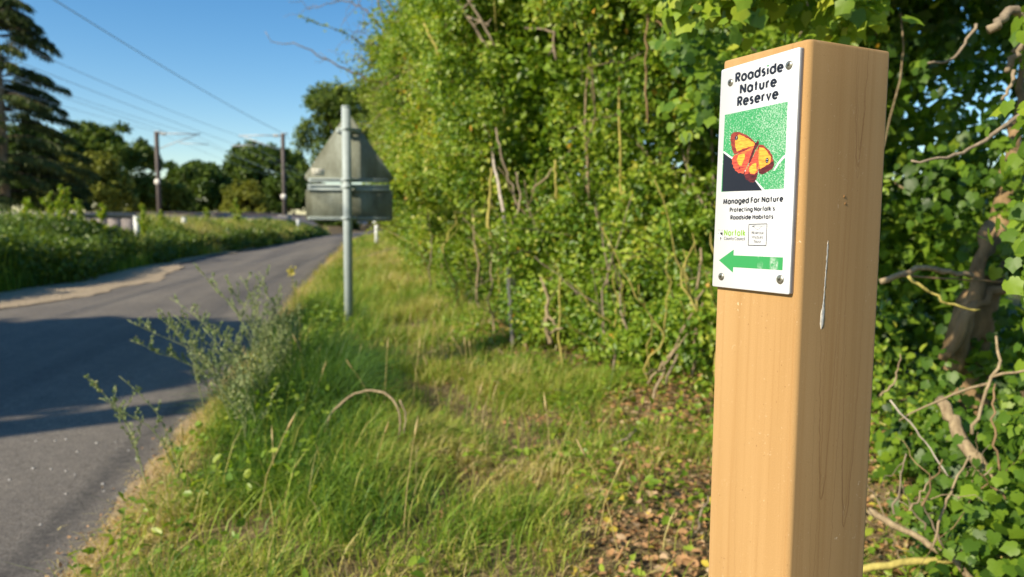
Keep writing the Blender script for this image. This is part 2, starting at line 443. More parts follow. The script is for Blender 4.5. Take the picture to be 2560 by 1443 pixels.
m_mast = plain('mast_steel', (.105, .088, .080), .7, .3, var=.25, scale=3)
m_arm = plain('arm_galvanised', (.42, .44, .46), .5, .4, .3)
m_ins = plain('insulator_glaze', (.70, .66, .58), .35, .5)
m_wire = plain('wire_alloy', (.42, .52, .62), .5, .4, .4)
def mast(px, py, Y, side, label, disc):
    top = at(px, py, Y); e = empty('catenary_mast', (top[0], Y, 0), label, 'railway mast', 'railway masts beside the line')
    h = top[2]
    mb = MB()
    mb.box((0, -.11, h / 2), (.20, .025, h)); mb.box((0, .11, h / 2), (.20, .025, h)); mb.box((0, 0, h / 2), (.04, .195, h))
    obj('pole', mb.mesh('mast_pole'), m_mast, e)
    mb = MB().box((0, 0, 1.0), (.7, .7, .5)); obj('footing', mb.mesh('mast_footing'), m_sleeper, e)
    k = side
    mb = MB().tube([[.13 * k, 0, h - .12], [1.4 * k, 0, h - .10], [2.9 * k, 0, h - .14]], .045, 6)
    a = obj('cantilever_arm', mb.mesh('cantilever_arm'), m_arm, e)
    mb = MB()
    for q in range(4): mb.tube([[(.30 + .09 * q) * k, 0, h - .12], [(.34 + .09 * q) * k, 0, h - .12]], .10, 8)
    obj('insulator', mb.mesh('insulator'), m_ins, a)
    obj('stay_tube', MB().tube([[.13 * k, 0, h - 1.1], [1.3 * k, 0, h - .65], [2.6 * k, 0, h - .2]], .035, 6).mesh('stay_tube'), m_arm, e)
    obj('registration_arm', MB().tube([[1.5 * k, 0, h - .72], [3.4 * k, 0, h - .80]], .03, 6).mesh('registration_arm'), m_arm, e)
    obj('top_fitting', MB().tube([[-.12, 0, h + .02], [.32, 0, h + .02]], .05, 6).mesh('top_fitting'), m_arm, e)
    if disc is not None:
        mb = MB().tube([[0, -.15, disc], [0, -.18, disc]], .19, 16); obj('marker_disc', mb.mesh('marker_disc'), m_ins, e)
    return e
mast(391, 330, 50, 1, 'left of the two railway masts, dark pole with pale round disc and arm pointing right', at(395, 455, 50)[2])
mast(707, 335, 50, -1, 'right of the two railway masts, dark pole in front of the round dark tree', at(705, 492, 50)[2])
near = empty('catenary_mast', (-8.8, -1.2, 0), 'railway mast out of frame whose thin shadow crosses the road', 'railway mast', 'railway masts beside the line')
mb = MB(); mb.box((0, -.11, 3.7), (.24, .025, 7.4)); mb.box((0, .11, 3.7), (.24, .025, 7.4)); mb.box((0, 0, 3.7), (.04, .195, 7.4))
obj('pole', mb.mesh('near_mast_pole'), m_mast, near)

def wire(far, off, hn, sag, label, r=.016, tail=True):
    """one span from the far mast row back to the near one, and on beyond"""
    P = []
    Xo = far[0] - rail_x(0, far[1])
    for t in np.linspace(0, 1, 30):
        y = far[1] + (-2 - far[1]) * t
        P.append([rail_x(Xo, y), y, far[2] + (hn - far[2]) * t - sag * 4 * t * (1 - t)])
    if tail:
        for t in np.linspace(.05, 1, 16):
            y = far[1] + 52 * t
            P.insert(0, [rail_x(Xo, y), y, far[2] - sag * 4 * t * (1 - t) - .3 * t])
    o = obj('overhead_wire', MB().tube(np.array(P), r, 5).mesh('overhead_wire'), m_wire, label=label, cat='wire', group='overhead railway wires')
    return o
wire(at(707, 333, 50), 0, 6.8, .45, 'uppermost overhead wire running from the top left to the right mast', .016)
wire(at(590, 337, 50), 0, 6.8, .5, 'upper wire of the pair below the topmost wire, held by the right mast', .011)
wire(at(578, 358, 50), 0, 5.9, .15, 'lower wire of the pair below the topmost wire, held by the right mast', .011)
wire(at(486, 336, 50), 0, 6.8, .5, 'wire meeting the tip of the left mast arm', .010)
wire(at(512, 360, 50), 0, 5.9, .15, 'lowest wire, meeting the lower arm of the left mast', .010)
wire(at(393, 330, 50), 0, 6.9, .45, 'overhead wire ending at the top of the left mast', .010)

# ------------------------------------------------------------------ far trees
def crown_pts(c, r, nc, per, squash=.55, flat=0.0):
    """clumpy crown: outer clumps plus leaves around each"""
    c = np.asarray(c, float); r = np.asarray(r, float)
    q = unit(rng.normal(size=(nc, 3)))
    q[:, 2] = np.where(q[:, 2] < -.55, -q[:, 2], q[:, 2])
    rad = rng.uniform(.55, 1.0, nc) ** .6
    lump = .82 + .36 * vnoise(np.arctan2(q[:, 1], q[:, 0]) * 2 + 9, q[:, 2] * 3 + 7, .8, int(abs(c[0]) * 10) % 97)
    C = c + q * r * (rad * lump)[:, None]
    cr = rng.uniform(.16, .30, nc) * r.mean()
    n = nc * per
    ci = np.repeat(np.arange(nc), per)
    u = unit(rng.normal(size=(n, 3)))
    u = unit(u + .6 * q[ci] + np.array([0, 0, .25]))
    P = C[ci] + u * (cr[ci] * rng.uniform(.35, 1.05, n))[:, None] * np.array([1, 1, squash + .25])
    return P, u, ci
def crown(name, c, r, nc, per, size, mat, parent, tint0=.5):
    P, u, ci = crown_pts(c, r, nc, per)
    nc_t = rng.normal(0, .14, nc)
    tint = np.clip(tint0 + nc_t[ci] + rng.normal(0, .15, len(P)), 0, 1)
    D = unit(rng.normal(size=P.shape) + u * .3 + np.array([0, 0, -.3])); N = unit(u + rng.normal(0, .5, P.shape) + np.array([0, 0, .3]))
    return obj(name, leaf_mesh(name, P, D, N, size * rng.uniform(.7, 1.3, len(P)), DIAMOND, tint), mat, parent)
def trunk(base, h, r, parent, mat, limbs=5, spread=1.5):
    mb = MB(); b0 = np.zeros(3)
    P = wander([[0, 0, -.3], [.1 * r, 0, h * .35], [rng.normal(0, .3), rng.normal(0, .3), h]], .02 * h / 4, 3)
    mb.tube(P, np.linspace(r, r * .35, len(P)), 8)
    for k in range(limbs):
        a = rng.uniform(0, 2 * PI); s = P[int(len(P) * rng.uniform(.4, .85))]
        e = s + np.array([math.cos(a) * spread, math.sin(a) * spread, h * .3])
        Q = wander([s, (s + e) / 2 + [0, 0, -.1], e], .03, 3); mb.tube(Q, np.linspace(r * .45, r * .12, len(Q)), 6)
    return obj('trunk', mb.mesh('trunk'), mat, parent)

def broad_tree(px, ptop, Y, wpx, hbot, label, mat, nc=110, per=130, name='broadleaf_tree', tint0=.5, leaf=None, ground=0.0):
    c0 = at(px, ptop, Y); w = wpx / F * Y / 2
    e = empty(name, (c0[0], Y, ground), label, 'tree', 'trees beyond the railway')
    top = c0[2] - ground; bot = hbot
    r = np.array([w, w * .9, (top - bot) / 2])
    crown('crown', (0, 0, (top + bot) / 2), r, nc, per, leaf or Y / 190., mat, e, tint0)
    trunk((0, 0, 0), (top + bot) / 2, .05 * top * .5, e, M_dark_bark, 5, w * .5)
    return e
broad_tree(262, 325, 66, 225, .8, 'rounded green tree standing just right of the conifer', M_tree, 150, 150, tint0=.55)
broad_tree(205, 392, 54, 200, .3, 'olive brown bushy tree low in front of the rounded green tree', M_tree_olive, 120, 130, tint0=.5)
broad_tree(60, 330, 62, 260, .2, 'dark tree in deep shade under the conifer at the left edge', M_tree, 130, 130, tint0=.2)  # low tint puts the deep shade into the leaf colour
broad_tree(395, 455, 72, 150, .2, 'low olive bush behind the left railway mast', M_tree_olive, 80, 120, 'bush', .55)
broad_tree(492, 408, 88, 175, .2, 'ragged dark tree midway between the two railway masts', M_tree, 120, 130, tint0=.4)
broad_tree(662, 376, 104, 205, .2, 'large domed dark tree behind the right railway mast', M_tree, 170, 150, tint0=.42)
broad_tree(612, 462, 84, 100, .2, 'small olive bush left of the right railway mast', M_tree_olive, 70, 110, 'bush', .6)
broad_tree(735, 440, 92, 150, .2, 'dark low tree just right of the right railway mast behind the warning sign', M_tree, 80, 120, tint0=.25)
broad_tree(868, 215, 57, 235, 3.2, 'dark leafy tree rising behind the back of the triangular sign', M_tree, 150, 140, tint0=.6, leaf=.26)
broad_tree(815, 548, 62, 150, .0, 'low dark bush at the far end of the road', M_tree, 60, 110, 'bush', .45, leaf=.25)
broad_tree(930, 530, 66, 190, .0, 'low bush right of the far road end, partly behind the sign', M_tree_olive, 60, 110, 'bush', .5, leaf=.25)

px_ = rng.uniform(6, 75, 16000); py_ = rng.uniform(52, 58, 16000)  # far leaves added to screen the bright horizon behind the hedge
P = np.stack([px_, py_, rng.uniform(-.2, 1, 16000) ** 1 * (3.2 + 1.8 * vnoise(px_, 0, 7, 71) + .7 * vnoise(px_, 3, 2.2, 72))], 1)
obj('woodland_screen', leaf_mesh('woodland_screen', P, unit(rng.normal(size=P.shape)), unit(rng.normal(size=P.shape) + [0, -.6, .4]), rng.uniform(.5, .9, len(P)), DIAMOND, rng.uniform(.1, .8, len(P))), M_tree, kind='stuff')
# conifer: whorls of drooping boughs
def conifer():
    b0 = at(14, 545, 36); b0[2] = 0
    e = empty('conifer_tree', (b0[0], 36, 0), 'tall conifer with drooping layered branches at the left edge', 'tree')
    Ht = 14.5
    P = wander([[0, 0, -.2], [.05, 0, Ht * .5], [0, 0, Ht]], .03, 6)
    mb = MB().tube(P, np.linspace(.26, .03, len(P)), 8); obj('trunk', mb.mesh('conifer_trunk'), M_bark, e)
    br = MB(); LP = []; LD = []; LT = []
    zz = 2.2
    while zz < Ht - .3:
        f = 1 - (zz - 2.0) / (Ht - 2.0)
        for k in range(rng.integers(6, 9)):
            a = rng.uniform(0, 2 * PI); ln = (0.5 + 3.7 * f ** .75) * rng.uniform(.72, 1.12); z = zz + rng.uniform(-.25, .25)
            o = np.array([math.cos(a), math.sin(a), 0])
            up = .10 if f > .5 else .3
            Q = wander([[0, 0, z], o * ln * .5 + [0, 0, z + up * ln * .25], o * ln + [0, 0, z - .16 * ln]], .02, 4)
            br.tube(Q, np.linspace(.05, .012, len(Q)), 4)
            nl = int(150 * ln)
            t = rng.uniform(.12, 1, nl) ** .7
            C = np.stack([np.interp(t, np.linspace(0, 1, len(Q)), Q[:, i]) for i in range(3)], 1)
            side = np.cross(o, [0, 0, 1.0]); s = rng.normal(0, .13 * ln * (1.1 - t), nl)
            C += side * s[:, None]; C[:, 2] -= rng.uniform(0, .22, nl) + np.abs(s) * .25
            LP.append(C); LD.append(o * .5 + side * np.sign(s)[:, None] * .5 + np.array([0, 0, -.8]) + rng.normal(0, .35, (nl, 3)))
            LT.append(np.clip(rng.normal(.45, .18) + rng.normal(0, .12, nl), 0, 1))
        zz += rng.uniform(.55, .85)
    obj('branches', br.mesh('conifer_branches'), M_dark_bark, e)
    P = np.concatenate(LP); D = unit(np.concatenate(LD)); N = unit(rng.normal(size=P.shape) + np.array([0, 0, .6]))
    obj('needles', leaf_mesh('needles', P, D, N, rng.uniform(.16, .34, len(P)), NEEDLE, np.concatenate(LT)), M_needle, e, kind='stuff')
conifer()

# tree out of frame on the left: its shade lies on the road
e = empty('roadside_tree', (-9.6, .9, 0), 'leafy tree out of frame at the left whose shade lies across the road', 'tree')
trunk((0, 0, 0), 4.2, .16, e, M_bark, 6, 1.1)
for c, r in (((0, 0, 4.0), (1.5, 1.5, 1.6)), ((-.6, .8, 3.7), (1.3, 1.2, 1.5)), ((.5, -.9, 3.5), (1.2, 1.0, 1.3)), ((.2, .7, 2.9), (1.2, 1.1, 1.2)), ((-.8, -.3, 3.0), (1.4, 1.4, 1.3))):
    crown('crown', c, r, 90, 120, .17, M_tree, e)

# ------------------------------------------------------------------ low wall and white posts beyond the bank
m_wall = plain('wall_stone', (.27, .235, .22), .9, .1, 0, .35, 6)
m_wpaint = plain('white_paint', (.62, .64, .62), .6, .3, 0, .1, 8)
w1 = at(338, 545, 17.5); w0 = at(-160, 545, 16.4)
e = empty('low_wall', (w1[0], w1[1], 0), 'weathered pinkish grey low wall behind the weeds on the left bank', 'wall')
mb = MB(); n_ = 14
for k in range(n_):
    a = k / n_; c = (w0 - w1)[:2] * (a + .5 / n_)
    mb.box((c[0], c[1], .58 + rng.uniform(-.01, .01)), (np.linalg.norm((w0 - w1)[:2]) / n_ - .006, .22, .96), math.atan2(*(w0 - w1)[1::-1]))
obj('masonry', mb.mesh('masonry'), m_wall, e)
cc = (w0 - w1)[:2] / 2
obj('coping', MB().box((cc[0], cc[1], 1.11), (np.linalg.norm((w0 - w1)[:2]), .27, .10), math.atan2(*(w0 - w1)[1::-1])).mesh('coping'), plain('coping_stone', (.38, .335, .32), .9, .1, 0, .3, 12), e)
def white_post(px, ptop, Y, w, label, h0=.2):
    t = at(px, ptop, Y); e = empty('marker_post', (t[0], Y, 0), label, 'post', 'white roadside posts')
    hh = t[2]
    mb = MB().box((0, 0, (h0 + hh) / 2), (w, w * .8, hh - h0)); obj('shaft', mb.mesh('post_shaft'), m_wpaint, e)
    mb = MB().box((0, 0, hh + .014), (w * 1.12, w * .92, .028)); obj('cap', mb.mesh('post_cap'), m_wpaint, e)
white_post(341, 543, 17.2, .105, 'white painted post at the right end of the low grey wall')
white_post(460, 545, 24, .12, 'short white post in the weeds right of the low wall')
white_post(745, 549, 42, .16, 'tiny pale post beside the road just left of the triangular sign')
# small white post with plate beyond the triangular sign
t = at(941, 560, 26.5)
e = empty('verge_marker', (t[0], 26.5, 0), 'small white roadside post seen below the right corner of the warning sign', 'post')
obj('shaft', MB().box((0, 0, .52), (.12, .05, 1.06)).mesh('marker_shaft'), m_wpaint, e)
obj('plate', MB().box((-.03, -.035, .95), (.18, .012, .16)).mesh('marker_plate'), m_wpaint, e)

# ------------------------------------------------------------------ left bank herbage
def left_pts(n, y0, y1, dmax, pw=1.0):
    u = rng.uniform(0, 1, n); y = y0 * (y1 / y0) ** u
    dd = dmax * rng.uniform(0, 1, n) ** pw
    return road_l(y) - .05 - dd, y, dd
n_ = 150000
x, y, dd = left_pts(n_, 6.5, 46, 3.0)
x += .35 * (vnoise(y, 0, 1.3, 21) - .5)
env = np.clip(dd / .18, .45, 1) * np.interp(y, [6, 10, 13, 16, 24, 34, 46], [.95, .84, .68, .56, .52, .45, .4]) * (.68 + .55 * vnoise(x, y, .9, 4)) * (.85 + .3 * vnoise(x, y, .3, 8))
z = env * rng.uniform(0, 1, n_) ** .55
P = np.stack([x, y, g_left(x, y) + z], 1)
D = unit(rng.normal(size=P.shape) + np.array([.3, -.1, -.1])); N = unit(rng.normal(0, .6, P.shape) + np.array([.2, -.2, 1]))
tint = np.clip(.25 + .3 * vnoise(x, y, 1.6, 5) + rng.normal(0, .16, n_), 0, .93)
V1 = leaves(P, D, N, (.035 + .0022 * y) * rng.uniform(.7, 1.5, n_), DIAMOND, tint)
obj('bank_herbage', mesh('bank_herbage', *V1), M_bank, kind='stuff')
n_ = 46000
x, y, dd = left_pts(n_, 6.5, 48, 3.4)
env = np.clip(dd / .3, .5, 1) * np.interp(y, [6, 11, 14, 17, 24, 34, 48], [.92, .80, .68, .66, .72, .62, .5]) * (.7 + .6 * vnoise(x, y, .8, 14))
dry = np.clip((y - 13) / 9, 0, 1) * .38
tint = np.clip(.25 + dry + .35 * (vnoise(x, y, 1.2, 15) - .3) + rng.normal(0, .13, n_), 0, 1)
V2 = blades(np.stack([x, y, g_left(x, y)], 1), env * rng.uniform(.6, 1.15, n_), .006 + .0007 * y, rng.uniform(.05, .5, n_), rng.uniform(0, 2 * PI, n_), tint)
obj('bank_grass', mesh('bank_grass', *V2), M_grass, kind='stuff')

# ------------------------------------------------------------------ weeds
def weed(name, base, top, label, cat='weed', group=None, nb=12, leafsize=.014, spread=.17, seed=True, mat=M_weed, bow=.1, stem_r=.003, tint0=.5, yellow=False):
    base = np.asarray(base, float); top = np.asarray(top, float)
    e = empty(name, base, label, cat, group)
    v = top - base; ln = np.linalg.norm(v)
    side = np.array([v[1], -v[0], 0.0]); side /= np.linalg.norm(side) + 1e-6
    mid = v * .5 + np.array([0, 0, bow * ln]) - np.array([v[0], v[1], 0]) * .18
    Q = wander([[0, 0, -.02], mid, v], .004 * ln, 6)
    st = MB().tube(Q, np.linspace(stem_r, stem_r * .4, len(Q)), 5)
    LP, LD = [], []
    tq = np.linspace(0, 1, len(Q))
    def sprig(C, dirs, k, t0):
        t = rng.uniform(t0, 1, k); P = np.stack([np.interp(t, np.linspace(0, 1, len(C)), C[:, i]) for i in range(3)], 1)
        LP.append(P); LD.append(unit(dirs + rng.normal(0, .65, (k, 3))))
    for k in range(nb):
        t = .22 + .74 * (k + rng.uniform(0, .8)) / nb
        s = np.array([np.interp(t, tq, Q[:, i]) for i in range(3)])
        a = rng.uniform(0, 2 * PI); ll = spread * (1.25 - t) * rng.uniform(.7, 1.35) * ln / .6
        dv = unit(np.array([math.cos(a), math.sin(a), .9]) + v / ln * .5)
        C = wander([s, s + dv * ll * .5, s + dv * ll + [0, 0, .12 * ll]], .003, 3)
        st.tube(C, np.linspace(stem_r * .5, stem_r * .25, len(C)), 4)
        sprig(C, dv, int((14 + 110 * ll) * 1.0), .12)
    sprig(Q, v / ln, 26, .45)
    obj('stem', st.mesh('weed_stem'), M_lichen if yellow else M_weed_stem, e)
    P = np.concatenate(LP); D = np.concatenate(LD)
    N = unit(rng.normal(size=P.shape) + np.array([-.4, -.4, .6]))
    tt = np.clip(tint0 + rng.normal(0, .18, len(P)), 0, .97)
    obj('foliage', leaf_mesh('weed_foliage', P, D, N, leafsize * rng.uniform(.5, 1.3, len(P)), DIAMOND, tt), mat, e, kind='stuff')
    if yellow:
        P = v + rng.normal(0, .012, (40, 3)); obj('flower_head', leaf_mesh('flower_head', P, unit(rng.normal(size=P.shape)), unit(rng.normal(size=P.shape)), .016, DIAMOND, np.full(40, .5)), M_yellow, e)
    return e
M_weed_stem = plain('weed_stem', (.26, .29, .13), .7, .2)
M_yellow = leaf_mat('yellow_petal', [(0, (.6, .5, .05)), (1, (.7, .6, .12))])
W = 'grey green weeds on the road edge'
def wd(bx, by, tx, ty, Y, Yt, label, **k):
    b_ = at(bx, by, Y); b_[2] = float(g_right(b_[0], b_[1])) if b_[0] > road_r(b_[1]) else 0.0
    weed('tall_weed', b_, at(tx, ty, Yt), label, group=W, **k)
wd(640, 1130, 318, 800, 3.35, 3.2, 'tall weed leaning far left over the road, uppermost of its leaning stems', nb=15, spread=.13)
wd(640, 1150, 325, 850, 3.2, 3.05, 'tall weed leaning left over the shaded road, just below the longest stem', nb=13, spread=.12)
wd(600, 1160, 395, 790, 3.25, 3.2, 'weed with a pointed tip against the dark road shade', nb=12, spread=.12)
wd(640, 1130, 438, 790, 3.4, 3.4, 'upright weed second from the left in the clump on the road edge', nb=13)
wd(660, 1120, 425, 745, 3.6, 3.7, 'thin weed whose tip reaches the sunlit gravel in the clump', nb=10, spread=.1)
wd(690, 1080, 490, 668, 3.7, 3.8, 'tallest weed of the clump, tip against the sunlit road', nb=12, spread=.12)
wd(690, 1070, 560, 690, 3.8, 3.8, 'tall feathery weed left of the middle of the clump', nb=14)
wd(700, 1060, 600, 690, 3.9, 4.0, 'tall feathery weed in the middle of the clump', nb=14)
wd(720, 1050, 648, 680, 4.0, 4.1, 'tall feathery weed right of the middle of the clump', nb=14)
wd(740, 1040, 690, 740, 4.1, 4.2, 'shorter bushy weed at the right of the clump', nb=16, spread=.2)
wd(660, 1090, 560, 830, 3.6, 3.6, 'bushy grey green weed low in the front of the clump', nb=18, spread=.22)
wd(620, 1120, 500, 900, 3.35, 3.3, 'low spreading weed at the front left of the clump', nb=18, spread=.22)
wd(720, 1040, 640, 820, 3.9, 3.9, 'bushy weed filling the centre of the clump', nb=20, spread=.22)
wd(760, 1000, 730, 800, 4.4, 4.5, 'bushy weed at the right end of the clump nearest the sign pole', nb=18, spread=.22)
wd(455, 1150, 298, 940, 2.85, 2.75, 'lone weed sprig bending left with a narrow seed head over the road', nb=4, spread=.07, leafsize=.014)
wd(455, 1155, 248, 995, 2.8, 2.7, 'lone weed sprig with a forked tip over the road, below its neighbour', nb=5, spread=.08, leafsize=.014)
wd(760, 1010, 729, 680, 4.2, 4.2, 'slender weed topped with a yellow flower head against the road', nb=5, spread=.07, yellow=True, leafsize=.014)

for k in range(10):
    y = rng.uniform(2.7, 5.4); x = float(road_r(y)) + rng.uniform(.0, .5)
    hh = rng.uniform(.28, .58); b_ = np.array([x, y, float(g_right(x, y))])
    weed('tall_weed', b_, b_ + [rng.uniform(-.35, .1), rng.uniform(-.15, .15), hh], 'wispy grey green weed filling the tangle at the road edge', group='wispy weeds at the road edge', nb=12, spread=.15, leafsize=.014, tint0=.55)
# weeds standing up out of the left bank
for px, pt, Y, lab in ((65, 500, 15, 'pale green weed at the far left standing above the bank'), (122, 488, 15.5, 'tall yellow green weed in front of the dark trees on the left bank'),
                       (160, 470, 15, 'tallest yellow green weed on the left bank'), (190, 500, 16, 'yellow green weed just right of the tallest one on the left bank'),
                       (258, 512, 16, 'upright weed in front of the low grey wall'), (355, 515, 17, 'upright weed rising beside the white end post of the wall'),
                       (400, 530, 21, 'weed between the two white posts on the left bank'), (515, 520, 26, 'dry reddish weed right of the second white post'),
                       (590, 498, 30, 'pale tall weed in the straw grass left of the right railway mast'), (600, 528, 29, 'shorter pale weed in the straw grass')):
    t_ = at(px, pt, Y); b_ = np.array([t_[0] + rng.uniform(-.1, .1), Y, .35])
    weed('bank_weed', b_, t_, lab, group='weeds standing on the left bank', nb=14, leafsize=.07, spread=.16, mat=M_hedge, stem_r=.008, tint0=.7)

# ------------------------------------------------------------------ verge grass
def verge_pts(n, y0, y1, over=.35):
    u = rng.uniform(0, 1, n); y = y0 + (y1 - y0) * u
    a = road_r(y) + .02; b_ = hedge_x(y) + over
    return a + (b_ - a) * rng.uniform(0, 1, n), y
Vs = []
for y0, y1, dens, w, seg in ((1.2, 4.2, 9500, .0035, 3), (4.2, 8.5, 4600, .0048, 2), (8.5, 17, 1500, .009, 2), (17, 55, 260, .022, 2)):
    wid = np.mean(hedge_x(np.linspace(y0, y1, 9)) - road_r(np.linspace(y0, y1, 9))) + .35
    n_ = int(dens * wid * (y1 - y0)); x, y = verge_pts(n_, y0, y1)
    ed = x - road_r(y); hd = hedge_x(y) - x
    patch = vnoise(x, y, .45, 31); fine_ = vnoise(x, y, .16, 32)
    cover = -.12 + 1.35 * patch + 1.1 * (fine_ - .5)
    cover *= np.where(ed < .22, .8, 1) * np.clip((hd + .10) / .55, .16, 1)      # thin under the hedge
    cover = cover * (1 - .80 * litter(x, y) * (.6 + .8 * vnoise(x, y, .3, 92)))
    keep = rng.uniform(0, 1, n_) < cover
    x, y, ed, hd, patch, fine_ = (q[keep] for q in (x, y, ed, hd, patch, fine_)); n_ = len(x)
    lush = np.clip(1.25 - np.abs(ed - .58) / .48, 0, 1) * np.clip((y - 2.1) / .6, 0, 1) * np.clip((9 - y) / 3, 0, 1)
    dry = np.clip(1.3 - ed / .26, 0, 1) * .9 + .55 * np.clip(vnoise(x, y, .6, 33) - .52, 0, 1) * 2 * (1 - lush) + .38 * np.clip(1 - np.abs(ed - 1.45) / .5, 0, 1) * vnoise(x, y, .4, 38)
    h = (.035 + .105 * patch * (.5 + fine_) * (1 - .4 * np.clip(1 - ed / .3, 0, 1)) + .26 * lush * vnoise(x, y, .3, 35) + np.clip((y - 6) / 20, 0, .12)) * rng.uniform(.55, 1.4, n_)
    tint = np.clip(.49 - .32 * lush + .42 * dry + .55 * (vnoise(x, y, .55, 36) - .5) + .30 * (vnoise(x, y, .15, 37) - .5) + rng.normal(0, .15, n_), 0, 1)
    bend = rng.uniform(.15, 1.3, n_) * (1 + .3 * lush)
    Vs.append(blades(np.stack([x, y, g_right(x, y) - .004], 1), h, w * rng.uniform(.6, 1.4, n_), bend, rng.uniform(0, 2 * PI, n_), tint, seg))
off = 0; VV = []; QF = []; TF = []; TT = []
for V, fs, tt in Vs:
    VV.append(V); QF.append(fs[0] + off); TF.append(fs[1] + off); TT.append(tt); off += len(V)
obj('verge_grass', mesh('verge_grass', np.concatenate(VV), [np.concatenate(QF), np.concatenate(TF)], np.concatenate(TT)), M_grass, kind='stuff')
# long thin wisps above the sward
n_ = 15000; x, y = verge_pts(n_, 1.4, 14, .1); ed = x - road_r(y)
k = (vnoise(x, y, .4, 81) > .42) & (ed > .1) & ((litter(x, y) < .3) | (rng.uniform(0, 1, n_) < .18)); x, y, ed = x[k], y[k], ed[k]; n_ = len(x)
lu = np.clip(1 - np.abs(ed - .55) / .5, 0, 1) * np.clip((y - 2) / .8, 0, 1)
V4 = blades(np.stack([x, y, g_right(x, y)], 1), rng.uniform(.10, .24, n_) * (1 + .9 * lu), rng.uniform(.0016, .0042, n_) * (1 + y / 14), rng.uniform(.1, 1.0, n_), rng.uniform(0, 2 * PI, n_),
            np.clip(rng.choice([.25, .5, .62, .85], n_, p=[.25, .3, .2, .25]) - .25 * lu + rng.normal(0, .08, n_), 0, 1), 3)
obj('grass_wisps', mesh('grass_wisps', *V4), M_grass, kind='stuff')
# undergrowth spilling out of the hedge foot
n_ = 16000; y = rng.uniform(2.3, 9.5, n_); dd = rng.exponential(.36, n_); x = hedge_x(y) + .30 - dd
k = vnoise(x, y, .3, 83) > .40; x, y, dd = x[k], y[k], dd[k]; n_ = len(x)
P = np.stack([x, y, g_right(x, y) + rng.uniform(.0, 1, n_) ** 1.4 * np.clip(.55 - dd * .55, .05, .5) * vnoise(x, y, .22, 84) * 1.5], 1)
obj('hedge_undergrowth', leaf_mesh('hedge_undergrowth', P, unit(rng.normal(size=P.shape) + [-.3, -.3, 0]), unit(rng.normal(0, .5, P.shape) + [-.2, -.2, .8]), rng.uniform(.022, .05, n_), OVAL, np.clip(rng.normal(.5, .22, n_), 0, .96)), M_hedge, kind='stuff')
# flat dead straw between the tufts
n_ = 70000; x, y = verge_pts(n_, 1.3, 9, .2)
k = rng.uniform(0, 1, n_) < np.clip(.25 + 1.2 * (vnoise(x, y, .5, 41) - .35) + np.where(x - road_r(y) < .25, .9, 0), 0, 1); x, y = x[k], y[k]; n_ = len(x)
V3 = blades(np.stack([x, y, g_right(x, y) + .004], 1), rng.uniform(.01, .03, n_), rng.uniform(.002, .004, n_), rng.uniform(2, 5, n_), rng.uniform(0, 2 * PI, n_), np.clip(rng.normal(.9, .1, n_), .6, 1))
obj('dry_straw', mesh('dry_straw', *V3), M_grass, kind='stuff')
n_ = 16000; y = 1.3 + 14 * rng.uniform(0, 1, n_) ** 1.6; x = road_r(y) + rng.normal(.09, .06, n_)
V5 = blades(np.stack([x, y, np.maximum(g_right(x, y), .01) + .004], 1), rng.uniform(.012, .05, n_), rng.uniform(.002, .0045, n_) * (1 + y / 10), rng.uniform(.8, 3, n_), rng.uniform(0, 2 * PI, n_), np.clip(rng.normal(.92, .08, n_), .68, 1))
obj('edge_straw', mesh('edge_straw', *V5), M_grass, kind='stuff')
# small broad-leaved plants in the verge
n_ = 17000; x, y = verge_pts(n_, 1.4, 8, .5)
k = vnoise(x, y, .28, 51) + .35 * np.clip(1 - np.abs(x - road_r(y) - .5) / .45, 0, 1) * (y > 2.1) > .56; x, y = x[k], y[k]; n_ = len(x)
P = np.stack([x, y, g_right(x, y) + rng.uniform(.01, .09, n_) + rng.uniform(0, .22, n_) * np.clip(1 - np.abs(x - road_r(y) - .5) / .45, 0, 1) * (y > 2.3)], 1)
obj('verge_herbs', leaf_mesh('verge_herbs', P, unit(rng.normal(size=P.shape) * [1, 1, .4]), unit(rng.normal(0, .5, P.shape) + [0, 0, 1]), rng.uniform(.018, .045, n_), OVAL, np.clip(rng.normal(.5, .2, n_), 0, .95)), M_hedge, kind='stuff')

# ------------------------------------------------------------------ fallen leaves
n_ = 16000
y = rng.uniform(1.4, 6.2, n_); x = hedge_x(y) + .45 - rng.uniform(0, 2.4, n_)
k = (x > road_r(y) + .1) & (rng.uniform(0, 1, n_) < .05 + .95 * np.maximum(litter(x, y), np.clip(1 - (hedge_x(y) - x) / .5, 0, 1))); x, y = x[k], y[k]
Pl = np.stack([x, y, g_right(x, y) + rng.uniform(.008, .04, len(x))], 1)
sz = rng.uniform(.014, .038, len(x)); col_ = rng.uniform(0, 1, len(x))
px_, py_, dz = project(Pl)
vis = (px_ > 10) & (px_ < 1775) & (py_ < 1435) & (py_ > 600)
score = np.where(vis, sz / dz, 0); order = np.argsort(-score)
Dl = unit(rng.normal(size=Pl.shape) * [1, 1, .25]); Nl = unit(rng.normal(0, .42, Pl.shape) + [0, 0, 1])
ptpl = {}
kinds = [(.58, .45, 'curled orange brown dead leaf lying in the litter beneath the hedge', 'orange brown fallen leaves'), (.78, .72, 'pale tan dead leaf lying in the grass and litter', 'tan fallen leaves'),
         (.88, .90, 'bright yellow fallen leaf lying in the litter', 'yellow fallen leaves'), (1.01, 1.0, 'light green fallen leaf lying in the litter', 'green fallen leaves')]
for i, (th, tv, lab, grp) in enumerate(kinds):
    for s_, shp in enumerate((OVAL, LOBED)):
        T, fs = shp; ptpl[(i, s_)] = mesh('fallen_leaf', T * np.array([1.1, 1, 1.6]), fs, np.full(len(T), tv)); ptpl[(i, s_)].materials.append(M_dead)
